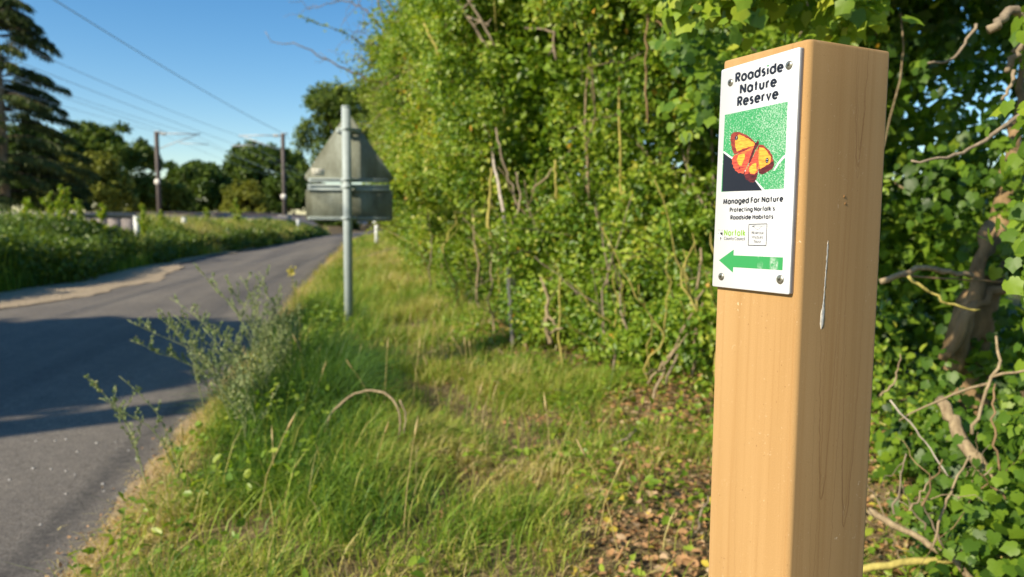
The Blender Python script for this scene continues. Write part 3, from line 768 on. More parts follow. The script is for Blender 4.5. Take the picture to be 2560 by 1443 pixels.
def place(o, P, D, N, s):
    X, Y, Z = frames(D[None], N[None])
    o.matrix_basis = mathutils.Matrix(((X[0][0] * s, Y[0][0] * s, Z[0][0] * s, P[0]), (X[0][1] * s, Y[0][1] * s, Z[0][1] * s, P[1]), (X[0][2] * s, Y[0][2] * s, Z[0][2] * s, P[2]), (0, 0, 0, 1)))
for j in order[:280]:
    i = [q for q, kk in enumerate(kinds) if col_[j] < kk[0]][0]
    o = obj('fallen_leaf', ptpl[(i, int(rng.integers(0, 2)))], label=kinds[i][2], cat='leaf', group=kinds[i][3])
    place(o, Pl[j], Dl[j], Nl[j], sz[j] * 1.15)
r_ = order[280:]
obj('leaf_litter', leaf_mesh('leaf_litter', Pl[r_], Dl[r_], Nl[r_], sz[r_], OVAL, np.where(col_[r_] < .6, .4, col_[r_])), M_dead, kind='stuff')
n_ = 12000; y = rng.uniform(1.5, 6.5, n_); x = hedge_x(y) + .5 - rng.uniform(0, 2.2, n_)
k = (x > road_r(y) + .1) & (rng.uniform(0, 1, n_) < .1 + .9 * litter(x, y)); x, y = x[k], y[k]; P = np.stack([x, y, g_right(x, y) + rng.uniform(.002, .03, len(x))], 1)
obj('leaf_crumbs', leaf_mesh('leaf_crumbs', P, unit(rng.normal(size=P.shape) * [1, 1, .4]), unit(rng.normal(0, .5, P.shape) + [0, 0, 1]), rng.uniform(.008, .022, len(x)), DIAMOND, rng.uniform(0, .8, len(x))), M_dead, kind='stuff')
# litter grit along the road edge
n_ = 5500; y = 1.5 + 10 * rng.uniform(0, 1, n_) ** 1.5; x = road_r(y) + rng.normal(.03, .05, n_)
P = np.stack([x, y, np.maximum(g_right(x, y), .012) + .006], 1)
obj('edge_litter', leaf_mesh('edge_litter', P, unit(rng.normal(size=P.shape) * [1, 1, .4]), unit(rng.normal(0, .5, P.shape) + [0, 0, 1]), rng.uniform(.006, .02, n_), DIAMOND, rng.uniform(.3, .8, n_)), M_dead, kind='stuff')

# ------------------------------------------------------------------ hedge
def clump_leaves(C, q, cr, per, up=.25, out=.7, shell=(.3, 1.05)):
    nc = len(C); ci = np.repeat(np.arange(nc), per); n = len(ci)
    u = unit(unit(rng.normal(size=(n, 3))) + out * q[ci] + np.array([0, 0, up]))
    P = C[ci] + u * (cr[ci] * rng.uniform(*shell, n))[:, None]
    return P, u, ci
def path_frame(y):
    x = hedge_x(y); t = np.stack([hedge_x(y + .3) - hedge_x(y - .3), np.full_like(y, .6)], 1); t = unit(t)
    return x, np.stack([-t[:, 1], t[:, 0], np.zeros_like(y)], 1)            # outward = towards the road
tiny = {}
def leaf_tpl(kind_, shape, mat, tints):
    for i, tv in enumerate(tints):
        T, fs = shape; me = mesh('leaf', T, fs, np.full(len(T), tv)); me.materials.append(mat); tiny[(kind_, i)] = me
leaf_tpl('hedge', OVAL, M_hedge, (.1, .3, .45, .6, .75, .9))
leaf_tpl('ivy', IVY, M_ivy, (.08, .25, .42, .58, .75, .92))
def split_parts(parent, kind_, nm_part, P, D, N, size, tint, nmax, extra=None):
    """the leaves that show largest become parts; returns a mask of the others"""
    px, py, dz = project(P)
    vis = (px > 5) & (px < 2555) & (py > 5) & (py < 1438) & ~((px > 1770) & (px < 2215) & (py > 120))
    facing = np.abs(np.sum(N * unit(np.array([0, 0, H]) - P), axis=1))
    sc = np.where(vis, size * facing / np.maximum(dz, .3), 0)
    if extra is not None: sc = sc * extra
    idx = np.argsort(-sc)[:nmax]; idx = idx[sc[idx] > 0]
    base = np.array(parent.location)
    for j in idx:
        o = obj(nm_part, tiny[(kind_, int(np.clip(tint[j] * 6, 0, 5)))], parent=parent)
        place(o, P[j] - base, D[j], N[j], size[j])
    mk = np.ones(len(P), bool); mk[idx] = False
    return mk

def shrub(y0, y1, h0, h1, nclump, per, cr, lsize, shape, mat, label, depth=1.0, over=.45, parts=0, bare=.45, stems=8, name='hedge_shrub', tint0=.45, fill=.9, smat=None):
    ym = (y0 + y1) / 2
    e = empty(name, (float(hedge_x(ym)) + .3, ym, 0), label, 'shrub', 'shrubs of the roadside hedge')
    base = np.array(e.location)
    def body(nc, inner):
        y = rng.uniform(y0 - .1, y1 + .1, nc); hh = np.interp(y, [y0, y1], [h0, h1])
        h = hh * rng.uniform(0.04, 1, nc) ** .85
        x, o = path_frame(y)
        lump = 1.25 * (vnoise(y * 1.0 + 3, h, .7, 61) - .5) + .7 * (vnoise(y, h, .28, 62) - .5)
        outw = over * np.clip(h / 1.6, 0, 1) - .35 + .75 * lump
        outw += np.where(h < .7, (.30 if 6.5 < ym < 12 else .0) * (.7 - h) / .7, 0)
        outw += np.where(h < .6, .10 if ym < 5.3 else 0, 0) - .42 * np.exp(-((y - 5.75) / .42) ** 2) * np.clip((1.5 - h) / .4, 0, 1)
        outw += np.clip((h - .9 * hh) / (.1 * hh), 0, 1) * -.35
        outw -= rng.uniform(.45, depth + .45, nc) if inner else rng.exponential(.10, nc)
        C = np.stack([x, y, np.zeros(nc)], 1) + o * outw[:, None]; C[:, 2] = h + .04
        keep = rng.uniform(0, 1, nc) < np.clip(h / bare, .6, 1)
        if not inner:
            pock = .6 * vnoise(y + 11, h, .45, 63) + .4 * vnoise(y, h + 5, .17, 64)
            keep &= pock > .46
        return C[keep], o[keep]
    C, q = body(int(nclump * 1.25), False)
    r = cr * rng.uniform(.6, 1.35, len(C))
    P, u, ci = clump_leaves(C, q, r, per)
    ct = rng.normal(0, .15, len(C))
    tint = np.clip(tint0 + ct[ci] + rng.normal(0, .20, len(P)), 0, .96)
    tint = np.where(rng.uniform(0, 1, len(P)) < .004, 1, tint)
    D = unit(rng.normal(0, .8, P.shape) + u * .5 + np.array([0, 0, -.25])); N = unit(u * .7 + rng.normal(0, .65, P.shape) + np.array([-.3, -.2, .40]))
    size = lsize * rng.uniform(.6, 1.35, len(P))
    mk = split_parts(e, 'hedge', 'leaf', P, D, N, size, tint, parts) if parts else np.ones(len(P), bool)
    # arching shoots that break the outline
    ns = int(nclump / 8); Cs, qs = body(ns, False); sh = MB(); SP = []; SD = []; SN = []
    for k in range(len(Cs)):
        o = qs[k]; a = Cs[k] - o * .25; ll = rng.uniform(.35, .95) * (1 + (y0 > 8) * .6)
        dv = unit(o * rng.uniform(.3, 1.0) + np.array([0, rng.normal(0, .5), rng.uniform(.1, 1.1)]))
        b_ = a + dv * ll * .6; c_ = b_ + unit(dv + np.array([0, 0, -rng.uniform(.2, 1.4)])) * ll * .5
        Q = wander([a, b_, c_], .006, 5); sh.tube(Q - base, np.linspace(.0055, .0016, len(Q)) * (1 + (y0 > 8)), 4, cap=False)
        m_ = int(ll * 46); t = np.linspace(.2, 1, m_); Pq = np.stack([np.interp(t, np.linspace(0, 1, len(Q)), Q[:, i]) for i in range(3)], 1)
        sd = unit(np.cross(dv, [0, 0, 1.0]) + 1e-6) * np.where(np.arange(m_) % 2, 1, -1)[:, None]
        SP.append(Pq); SD.append(unit(sd * .8 + dv * .5 + rng.normal(0, .35, (m_, 3)))); SN.append(unit(rng.normal(0, .4, (m_, 3)) + [-.2, -.2, .8]))
    obj('shoots', sh.mesh('shrub_shoots'), M_twig, e, kind='stuff')
    # dry tangled twigs without leaves
    tw = MB(); Ct, qt = body(int(nclump / 4), False)
    for k in range(len(Ct)):
        o = qt[k]; a = Ct[k] + o * rng.uniform(-.2, .05); dv = unit(np.array([rng.normal(0, .6), rng.normal(0, .8), rng.normal(.35, .7)])); ll = rng.uniform(.25, .8) * (1 + (y0 > 8) * .6)
        Q = wander([a, a + dv * ll * .5 + rng.normal(0, .06, 3), a + dv * ll + o * .08 + [0, 0, -.1 * ll]], .008, 4)
        tw.tube(Q - base, np.linspace(rng.uniform(.003, .007), .0014, len(Q)) * (1 + (y0 > 8)), 4, cap=False)
    obj('dry_twigs', tw.mesh('shrub_dry_twigs'), [M_twig, M_bark][int(rng.integers(0, 2))], e, kind='stuff')
    SP = np.concatenate(SP); SD = np.concatenate(SD); SN = np.concatenate(SN); m_ = len(SP)
    P = np.concatenate([P, SP]); D = np.concatenate([D, SD]); N = np.concatenate([N, SN]); mk = np.concatenate([mk, np.ones(m_, bool)])
    size = np.concatenate([size, lsize * rng.uniform(.7, 1.45, m_)]); tint = np.concatenate([tint, np.clip(tint0 + .22 + rng.normal(0, .15, m_), 0, .96)])
    C2, q2 = body(int(nclump * fill), True)
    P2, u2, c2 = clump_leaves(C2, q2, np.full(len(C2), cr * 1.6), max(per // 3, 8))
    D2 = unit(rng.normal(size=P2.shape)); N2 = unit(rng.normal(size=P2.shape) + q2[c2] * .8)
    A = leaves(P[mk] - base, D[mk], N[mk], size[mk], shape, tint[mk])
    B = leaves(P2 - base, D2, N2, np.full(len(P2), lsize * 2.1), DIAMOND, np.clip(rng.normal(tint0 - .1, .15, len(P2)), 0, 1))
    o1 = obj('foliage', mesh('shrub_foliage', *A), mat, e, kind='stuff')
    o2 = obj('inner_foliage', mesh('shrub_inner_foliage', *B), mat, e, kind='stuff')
    for k in range(max(3, stems // 2)):
        y = rng.uniform(y0, y1); x, o = path_frame(np.array([y])); x = x[0]; o = o[0]
        fr = (y0 < 8.8) and k % 2 == 0
        s = np.array([x, y, .05]) - o * (rng.uniform(-.28, .05) if fr else rng.uniform(.15, .5))
        lean = rng.uniform(-.25, .25); hh = rng.uniform(.5, .95) * np.interp(y, [y0, y1], [h0, h1]) * (.38 if fr else 1.0)
        t_ = s + np.array([0, lean * 1.8 * hh, hh]) + o * (rng.uniform(.0, .25) if fr else rng.uniform(-.1, over))
        kk = [s + (t_ - s) * f_ + np.array([0, rng.normal(0, .10), 0]) + o * rng.normal(0, .07) for f_ in (.2, .4, .6, .8)]
        Q = wander([s, *kk, t_], .012, 3) - base
        mb = MB().tube(Q, np.linspace(rng.uniform(.007, .014), .003, len(Q)), 6)
        for _ in range(3):
            i = rng.integers(3, len(Q) - 2); ll = rng.uniform(.2, .6); dv = unit(np.array([rng.normal(0, .5), rng.normal(0, .6), .7]) + o * .5)
            T = wander([Q[i], Q[i] + dv * ll * .5, Q[i] + dv * ll + [0, 0, .05]], .008, 3); mb.tube(T, np.linspace(.005, .002, len(T)), 4)
        obj('stem', mb.mesh('shrub_stem'), smat or [M_bark, M_twig, M_lichen][int(rng.integers(0, 3))], e)
    return e

shrub(20, 42, 5.2, 4.6, 520, 110, .42, .085, DIAMOND, M_hedge_far, 'furthest olive stretch of the hedge, beside the triangular sign', 1.4, .8, 0, .8, 6, tint0=.52)
shrub(12.5, 20.2, 4.3, 5.0, 420, 150, .36, .060, DIAMOND, M_hedge_far, 'olive shrub in the far half of the hedge behind the small white post', 1.4, .75, 0, .6, 7, tint0=.5)
shrub(8.6, 12.7, 4.5, 4.4, 380, 170, .28, .048, OVAL, M_hedge, 'yellow green shrub of the hedge just right of the triangular sign', 1.2, .65, 120, .5, 8, tint0=.55)
shrub(6.3, 8.8, 4.3, 4.4, 340, 220, .21, .040, OVAL, M_hedge, 'tall bright green shrub with several exposed tan stems left of the pale trunk', 1.1, .5, 280, .4, 12, tint0=.58)
shrub(5.1, 6.4, 4.0, 4.2, 280, 210, .19, .039, OVAL, M_hedge, 'bright green shrub behind the slender pale trunk', 1.0, .4, 280, .4, 12, tint0=.55)
shrub(4.2, 5.2, 3.6, 4.0, 280, 200, .18, .037, OVAL, M_hedge, 'small leaved shrub of the hedge with leggy bare stems at its foot', .9, .35, 280, .4, 14, tint0=.48)
shrub(3.3, 4.3, 2.9, 3.4, 210, 180, .17, .037, OVAL, M_hedge, 'dark green shrub of the hedge directly left of the wooden post', .8, .25, 250, .5, 12, tint0=.42)

# slender pale trunk with a yellow fork
b0 = gp(1285, 890, .08)
e = empty('slender_sapling', b0, 'slender pale trunk with a yellow lichened fork in front of the hedge', 'sapling')
Yt = b0[1]
pp = [at(1285, 890, Yt), at(1279, 800, Yt), at(1272, 700, Yt), at(1268, 600, Yt), at(1255, 510, Yt + .12), at(1240, 430, Yt + .3), at(1222, 330, Yt + .6), at(1190, 270, Yt + .9)]
Q = wander(np.array(pp) - b0, .004, 4); obj('trunk', MB().tube(Q, np.linspace(.019, .006, len(Q)), 8).mesh('sapling_trunk'), M_white_bark, e)
pp = [at(1270, 665, Yt), at(1250, 625, Yt - .03), at(1216, 568, Yt - .06), at(1226, 500, Yt), at(1228, 420, Yt)]
Q = wander(np.array(pp) - b0, .004, 4); obj('branch', MB().tube(Q, np.linspace(.016, .009, len(Q)), 7).mesh('sapling_branch'), M_lichen, e)
pp = [at(1270, 580, Yt), at(1292, 545, Yt), at(1302, 500, Yt + .05), at(1290, 430, Yt + .1)]
Q = wander(np.array(pp) - b0, .004, 4); obj('branch', MB().tube(Q, np.linspace(.012, .005, len(Q)), 6).mesh('sapling_branch'), M_bark, e)
# other exposed stems that stand out against the leaves
def stick(name, pts, r0, r1, mat, label, cat, group=None, amp=.006, side=0):
    kf = .90 if name == 'bare_sapling' else 1.0            # stands clear of the leaves
    P = np.array([at(q[0], q[1], q[2] * kf) for q in pts]); base = P[0].copy()
    Q = wander(P - base, amp, 4)
    mb = MB().tube(Q, np.linspace(r0, r1, len(Q)) * (.72 if name in ('ivy_vine', 'bare_sapling') else 1) * (1 + .12 * rng.uniform(-1, 1, len(Q))), 7)
    for _ in range(side):
        i = rng.integers(2, len(Q) - 1); dv = unit(rng.normal(size=3) + [0, 0, .4]); ll = rng.uniform(.1, .25)
        T = wander([Q[i], Q[i] + dv * ll * .5, Q[i] + dv * ll + [0, 0, -.02]], .004, 3); mb.tube(T, np.linspace(r1, r1 * .4, len(T)), 4)
    return obj(name, mb.mesh(name), mat, loc=base, label=label, cat=cat, group=group)
G1 = 'bare stems in front of the hedge leaves'
stick('bare_sapling', [(1230, 130, 6.6), (1180, 60, 6.6), (1140, -10, 6.6)], .018, .014, M_bark, 'grey brown stem at the top of the hedge, leaning left above the pale trunk', 'stem', G1, side=2)
stick('bare_sapling', [(1245, 120, 6.5), (1200, 50, 6.5), (1165, -10, 6.5)], .015, .012, M_bark, 'thinner grey stem parallel to its neighbour at the top of the hedge', 'stem', G1, side=2)
stick('bare_sapling', [(1135, 210, 6.9), (1110, 160, 6.9), (1085, 115, 6.9), (1060, 60, 7.0)], .022, .012, M_lichen, 'yellowish stem in the dark gap left of the pale trunk fork', 'stem', G1)
stick('bare_sapling', [(1290, 520, 6.0), (1275, 450, 6.0), (1250, 380, 6.0), (1240, 320, 6.1)], .014, .009, M_bark, 'grey stem crossing behind the pale trunk at mid height', 'stem', G1)
stick('bare_sapling', [(1330, 480, 5.7), (1385, 420, 5.6), (1430, 370, 5.6)], .010, .006, M_twig, 'straight thin stem slanting right in the middle of the hedge', 'stem', G1)
stick('bare_sapling', [(1392, 500, 5.4), (1390, 440, 5.4), (1388, 400, 5.4)], .012, .010, M_lichen, 'short upright yellow green stem in the middle of the hedge', 'stem', G1)
stick('bare_sapling', [(1390, 150, 5.4), (1378, 60, 5.4), (1372, 20, 5.4), (1380, -10, 5.4)], .013, .010, M_bark, 'crooked grey stem near the top middle of the hedge', 'stem', G1, side=3)
stick('bare_sapling', [(1620, 310, 4.2), (1614, 200, 4.2), (1612, 80, 4.2), (1620, -10, 4.2)], .008, .006, M_trunk, 'thin reddish stem hanging in the hedge left of the post', 'stem', G1, side=2)
stick('bare_sapling', [(1690, 90, 3.4), (1700, 40, 3.4), (1712, -10, 3.4)], .008, .007, M_trunk, 'reddish brown twig at the top of the hedge above the post', 'stem', G1)
stick('bare_sapling', [(1375, 860, 5.2), (1362, 800, 5.2), (1375, 760, 5.2), (1360, 720, 5.2)], .024, .012, M_twig, 'pale twisted stem at the foot of the hedge right of the pale trunk', 'stem', G1, side=4)
stick('bare_sapling', [(1730, 940, 4.0), (1742, 820, 4.0), (1740, 720, 4.0), (1752, 620, 4.05)], .013, .009, M_twig, 'upright tan stem at the hedge foot close to the post', 'stem', G1, side=2)
stick('bare_sapling', [(1620, 960, 4.05), (1690, 860, 4.0), (1735, 780, 3.95), (1760, 725, 3.9)], .010, .006, M_twig, 'slanting tan stem at the hedge foot crossing towards the post', 'stem', G1, side=2)
stick('bare_sapling', [(1665, 960, 4.05), (1690, 900, 4.0), (1705, 800, 4.1)], .010, .007, M_bark, 'thin grey stem left of the slanting one at the hedge foot', 'stem', G1)
stick('bare_sapling', [(1625, 1010, 3.9), (1660, 920, 3.9), (1680, 880, 3.9)], .012, .006, M_twig, 'forked twig standing in the litter at the hedge foot', 'stem', G1, side=3)
stick('bare_sapling', [(1410, 930, 5.0), (1395, 860, 5.05), (1402, 690, 5.1)], .010, .007, M_lichen, 'thin straight stem among leggy stems at the hedge foot', 'stem', G1)
stick('deadwood', [(1480, 1020, 3.9), (1420, 985, 4.1), (1390, 975, 4.2)], .007, .004, M_white_bark, 'pale snapped stick lying at the hedge foot', 'stick', side=0)
G2 = 'sticks lying in the litter'
stick('deadwood', [(1705, 1400, 2.18), (1738, 1330, 2.2), (1770, 1240, 2.3)], .005, .003, M_bark, 'grey stick leaning against the foot of the post on its left', 'stick', G2)
stick('deadwood', [(1120, 1400, 2.35), (1145, 1310, 2.5), (1155, 1270, 2.5)], .0025, .0015, M_twig, 'thin straw coloured stick standing in the grass', 'stick', G2)
stick('deadwood', [(1590, 1075, 3.2), (1560, 1100, 3.15), (1500, 1125, 3.15)], .011, .006, M_bark, 'thick broken grey stick lying in the litter', 'stick', G2)
stick('deadwood', [(1300, 880, 5.4), (1370, 900, 5.0), (1450, 940, 4.6)], .009, .006, M_white_bark, 'long grey branch lying at the foot of the pale trunk', 'stick', G2, side=3)
for k in range(26):
    y = rng.uniform(1.9, 5.6); x = hedge_x(y) + .2 - rng.uniform(0, 1.1); a = rng.uniform(0, 2 * PI); ll = rng.uniform(.12, .4)
    P = np.array([[x, y, 0], [x + math.cos(a) * ll * .5, y + math.sin(a) * ll * .5, 0], [x + math.cos(a) * ll, y + math.sin(a) * ll, 0]])
    P[:, 2] = g_right(P[:, 0], P[:, 1]) + [.012, .03, rng.uniform(.015, .12)]
    obj('twig', MB().tube(wander(P, .004, 3) - P[0], np.linspace(.004, .002, 7), 5).mesh('twig'), [M_twig, M_bark][k % 2], loc=P[0], label='thin dry twig lying in the litter under the hedge', cat='twig', group='twigs in the litter')

# arched bramble stem over the grass
Pb = [(800, 1115, 3.0), (835, 1020, 3.0), (900, 975, 3.0), (965, 980, 2.95), (1000, 1020, 2.9), (1002, 1060, 2.9), (995, 1105, 2.9)]
stick('bramble_arch', Pb, .006, .004, M_twig, 'dry yellow stem arching in a hoop over the grass', 'bramble', amp=.002)
stick('bramble_arch', [(1000, 1000, 2.92), (1016, 1035, 2.9), (1010, 1085, 2.88)], .004, .003, M_twig, 'short dry stem curving beside the right foot of the hoop', 'bramble', amp=.002)

# tall grass stalks
G3 = 'dry grass stalks standing in the verge'
for k in range(24):
    y = rng.uniform(2.0, 5.0); x = road_r(y) + rng.uniform(.1, 1.6); h = rng.uniform(.18, .38); a = rng.uniform(0, 2 * PI); l_ = rng.uniform(.02, .14)
    P = np.array([[0, 0, 0], [math.cos(a) * l_ * .35, math.sin(a) * l_ * .35, h * .6], [math.cos(a) * l_, math.sin(a) * l_, h]])
    Q = wander(P, .001, 4); mb = MB().tube(Q, np.linspace(.0018, .001, len(Q)), 4, .9)
    mb.tube(np.linspace(P[2] - unit(P[2] - P[1]) * .03, P[2] + unit(P[2] - P[1]) * .035, 4), [.001, .0042, .003, .0005], 5, .95)
    obj('grass_stalk', mb.mesh('grass_stalk'), M_grass, loc=(x, y, float(g_right(x, y))), label='thin straw coloured grass stalk with a narrow seed head', cat='grass stalk', group=G3)

# bare-branched tree over the far part of the hedge
b0 = np.array([hedge_x(12.0) + .1, 12.0, 0.0])
e = empty('bare_tree', b0, 'half bare leaning tree whose dead branches reach left into the sky', 'tree')
def limb(pts, r0, r1, nm_='branch', side=0, mat=M_bark):
    r0 *= .6; r1 *= .5
    Q = wander(np.array([at(*q) if len(q) == 3 and not isinstance(q, np.ndarray) else q for q in pts]) - b0, .012, 5)
    mb = MB().tube(Q, np.linspace(r0, r1, len(Q)), 7)
    for _ in range(side):
        i = rng.integers(len(Q) // 4, len(Q) - 1); dv = unit(np.array([-.6, rng.normal(0, .5), rng.normal(.1, .6)])); ll = rng.uniform(.25, .8)
        T = wander([Q[i], Q[i] + dv * ll * .5, Q[i] + dv * ll + [0, 0, -.08]], .02, 3); mb.tube(T, np.linspace(.005, .002, len(T)), 4)
    obj(nm_, mb.mesh('bare_' + nm_), mat, e)
limb([b0, at(1020, 330, 12), at(990, 160, 11.8), at(972, 80, 11.8), at(945, 0, 11.8), at(925, -80, 11.8)], .07, .03, 'trunk')
limb([(1000, 230, 11.6), (900, 190, 11.4), (820, 150, 11.3), (740, 108, 11.2), (685, 112, 11.2), (662, 78, 11.2)], .035, .008, side=3)
limb([(990, 130, 11.8), (950, 70, 11.8), (910, 20, 11.7), (860, 0, 11.7), (800, 18, 11.6), (770, 22, 11.6)], .035, .008, side=7)
limb([(985, 110, 11.8), (1000, 40, 11.8), (990, -40, 11.8)], .03, .02, side=3)
limb([(985, 150, 11.8), (930, 110, 11.6), (905, 60, 11.6)], .016, .005, side=5)
limb([(985, 180, 11.8), (930, 170, 11.6), (880, 120, 11.6)], .014, .004, side=5)
P = np.concatenate([at(px, py, 11.6) + rng.normal(0, .16, (34, 3)) for px, py in ((930, 120), (920, 160), (900, 220), (945, 60), (935, 190), (915, 250), (955, 110), (960, 30), (880, 140))])
obj('leaves', leaf_mesh('bare_tree_leaves', P - b0, unit(rng.normal(size=P.shape)), unit(rng.normal(size=P.shape) + [-.3, -.3, .6]), .06, OVAL, np.clip(rng.normal(.5, .2, len(P)), 0, 1)), M_hedge_far, e, kind='stuff')

# ------------------------------------------------------------------ ivy at the right
def ivy_leaves(e, P, D, N, size, tint, parts):
    base = np.array(e.location)
    mk = split_parts(e, 'ivy', 'ivy_leaf', P, D, N, size, tint, parts)
    obj('foliage', mesh('ivy_foliage', *leaves(P[mk] - base, D[mk], N[mk], size[mk], IVY, tint[mk])), M_ivy, e, kind='stuff')
def ivy_cloud(C, q, r, per, tint0, lsize=.042):
    P, u, ci = clump_leaves(C, q, r, per, .15, .8)
    ct = rng.normal(0, .13, len(C)); tint = np.clip(tint0 + ct[ci] + rng.normal(0, .16, len(P)), 0, .97)
    D = unit(rng.normal(0, .55, P.shape) + np.array([0, 0, -.75]) + u * .25); N = unit(u * .8 + rng.normal(0, .35, P.shape) + np.array([-.35, -.45, .35]))
    return P, D, N, lsize * rng.uniform(.5, 1.3, len(P)), tint
def centres(n, fn):
    out = [fn() for _ in range(n)]; return np.array([o[0] for o in out]), np.array([o[1] for o in out])
# ivy trunk with its climbing ivy
tb = at(2450, 900, 2.45); tb[2] = .0
e = empty('ivy_clad_trunk', (tb[0], tb[1], 0), 'gnarled brown trunk clad in ivy to the right of the post', 'tree')
base = np.array(e.location)
pp = [np.array([tb[0] - .05, 2.45, -.05]), at(2420, 900, 2.45), at(2425, 800, 2.45), at(2462, 700, 2.45), at(2500, 600, 2.5), at(2510, 480, 2.58), at(2540, 330, 2.8), at(2560, 60, 3.1), at(2560, -120, 3.2)]
pp_trunk = pp
Q = wander(np.array(pp) - base, .008, 5)
obj('trunk', MB().tube(Q, np.interp(np.linspace(0, 1, len(Q)), [0, .25, .45, .7, 1], [.066, .068, .034, .014, .010]) * (1 + .15 * rng.uniform(-1, 1, len(Q))), 10).mesh('ivy_trunk', smooth=True), M_trunk, e)
pp = [at(2380, 930, 2.4), at(2425, 760, 2.36), at(2450, 640, 2.38), at(2475, 560, 2.42)]
Q = wander(np.array(pp) - base, .006, 4); obj('climbing_stem', MB().tube(Q, np.linspace(.03, .018, len(Q)), 8).mesh('climbing_stem', smooth=True), M_trunk, e)
pp = [at(2360, 900, 2.35), at(2400, 800, 2.33), at(2480, 740, 2.35), at(2560, 700, 2.4)]
Q = wander(np.array(pp) - base, .006, 4); obj('climbing_stem', MB().tube(Q, np.linspace(.02, .014, len(Q)), 8).mesh('climbing_stem', smooth=True), M_trunk, e)
# back growth behind the hollow, sparse so that the sky shows through
def back():
    y = rng.uniform(2.9, 4.3); x = rng.uniform(1.5, 3.4); return (x, y + .25 * x - .3, rng.uniform(.05, 2.6)), (-.7, -.7, 0)
C, q = centres(260, back); h_ = C[:, 2]
keep = rng.uniform(0, 1, len(C)) < np.interp(h_, [0, .5, .8, 1.7, 2.0], [1, 1, .35, .30, .8]); C, q = C[keep], q[keep]
TQ = np.array(pp_trunk); tt_ = rng.uniform(.0, 1, 46); tt_ = np.where((tt_ > .22) & (tt_ < .42) & (rng.uniform(0, 1, 46) < .75), tt_ + .3, tt_)
C2_ = np.stack([np.interp(tt_, np.linspace(0, 1, len(TQ)), TQ[:, i]) for i in range(3)], 1) + np.stack([rng.normal(0, .075, 46), rng.uniform(-.12, -.03, 46), rng.normal(0, .04, 46)], 1)
A_ = ivy_cloud(C, q, rng.uniform(.10, .24, len(C)), 46, .25, .048)
B_ = ivy_cloud(C2_, np.tile([-.4, -.9, 0], (46, 1)), rng.uniform(.03, .08, 46), 11, .45, .038)
ivy_leaves(e, *[np.concatenate([a_, b_]) for a_, b_ in zip(A_, B_)], 160)

# low bank of ivy lit by the sun
e = empty('ivy_bank', (1.25, 1.9, 0), 'low sunlit bank of glossy ivy at the foot of the hedge right of the post', 'ivy', 'ivy at the right of the post')
def low():
    y = rng.uniform(1.25, 2.6); x0 = np.interp(y, [1.2, 1.6, 2.6], [1.0, 1.06, 1.32])
    dx = abs(rng.normal(0, .28)); z = np.clip(.15 + dx * 1.1 + rng.normal(0, .13), .02, .86); return (x0 + dx, y, z), (-.8, -.6, .2)
C, q = centres(165, low)
ivy_leaves(e, *ivy_cloud(C, q, rng.uniform(.06, .14, len(C)), 30, .40, .032), 300)
# ivy down the right edge, and canopy added above the frame to shade the hollow
e = empty('ivy_with_shade_canopy', (1.2, 1.8, 2.2), 'ivy at the top right corner, some leaves glowing in the sun, with a canopy added overhead for shade', 'ivy', 'ivy at the right of the post')
def canopy():
    y = rng.uniform(1.95, 3.6); return (rng.uniform(.90, 2.3), y, rng.uniform(1.29 + .30 * y, 2.9)), (-.3, -.5, -.2)
C, q = centres(300, canopy)
A = ivy_cloud(C, q, rng.uniform(.10, .22, len(C)), 38, .40, .046)
def right_edge():
    y = rng.uniform(1.2, 2.0); return (y * .70 + rng.uniform(-.02, .35), y, rng.uniform(.85, 1.75)), (-.7, -.6, .1)
C, q = centres(80, right_edge)
B = ivy_cloud(C, q, rng.uniform(.05, .11, len(C)), 15, .52, .032)
ivy_leaves(e, *[np.concatenate([a_, b_]) for a_, b_ in zip(A, B)], 240)
# sunlit ivy spray above the post
e = empty('ivy_spray', (.6, 1.9, 1.5), 'bright yellow green ivy leaves hanging just above the wooden post', 'ivy', 'ivy at the right of the post')
def spray():
    px = rng.uniform(1690, 2180); y = rng.uniform(1.45, 1.9)
    lim = np.interp(px, [1690, 1800, 1950, 2060, 2140, 2180], [60, 80, 95, 95, 110, 60])
    return at(px, rng.uniform(-120, lim - 25), y), (-.6, -.7, .2)
C, q = centres(84, spray)
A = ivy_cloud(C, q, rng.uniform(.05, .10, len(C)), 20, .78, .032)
def spray2():
    px = rng.uniform(1690, 1830); y = rng.uniform(2.4, 3.0); return at(px, rng.uniform(60, 330), y), (-.7, -.6, .2)
C, q = centres(26, spray2)
B = ivy_cloud(C, q, rng.uniform(.06, .12, len(C)), 18, .58, .038)
ivy_leaves(e, *[np.concatenate([a_, b_]) for a_, b_ in zip(A, B)], 260)

G4 = 'branches among the ivy'
stick('ivy_vine', [(2600, 265, 1.5), (2520, 310, 1.5), (2430, 372, 1.48), (2360, 400, 1.46), (2278, 402, 1.45)], .0065, .0035, M_bark, 'smooth curved branch with pale leaves in the dark hollow right of the post', 'branch', G4, amp=.002)
stick('ivy_vine', [(2620, 60, 1.6), (2540, 30, 1.58), (2500, 50, 1.56), (2470, 75, 1.55)], .016, .012, M_bark, 'thick broken branch stub at the top right corner', 'branch', G4, amp=.004)
stick('ivy_vine', [(2590, 60, 1.6), (2560, 120, 1.6), (2530, 150, 1.6), (2518, 178, 1.6)], .014, .008, M_bark, 'crooked branch hanging at the top right edge', 'branch', G4, amp=.004)
stick('ivy_vine', [(2535, 175, 1.65), (2530, 215, 1.65), (2505, 250, 1.65)], .006, .004, M_bark, 'thin hanging end of the crooked branch at the right edge', 'branch', G4, amp=.002)
stick('ivy_vine', [(2440, 60, 2.0), (2425, 100, 2.0), (2390, 145, 2.0), (2320, 158, 2.0)], .006, .004, M_bark, 'thin pale curved twig high in the dark hollow', 'branch', G4, amp=.003)
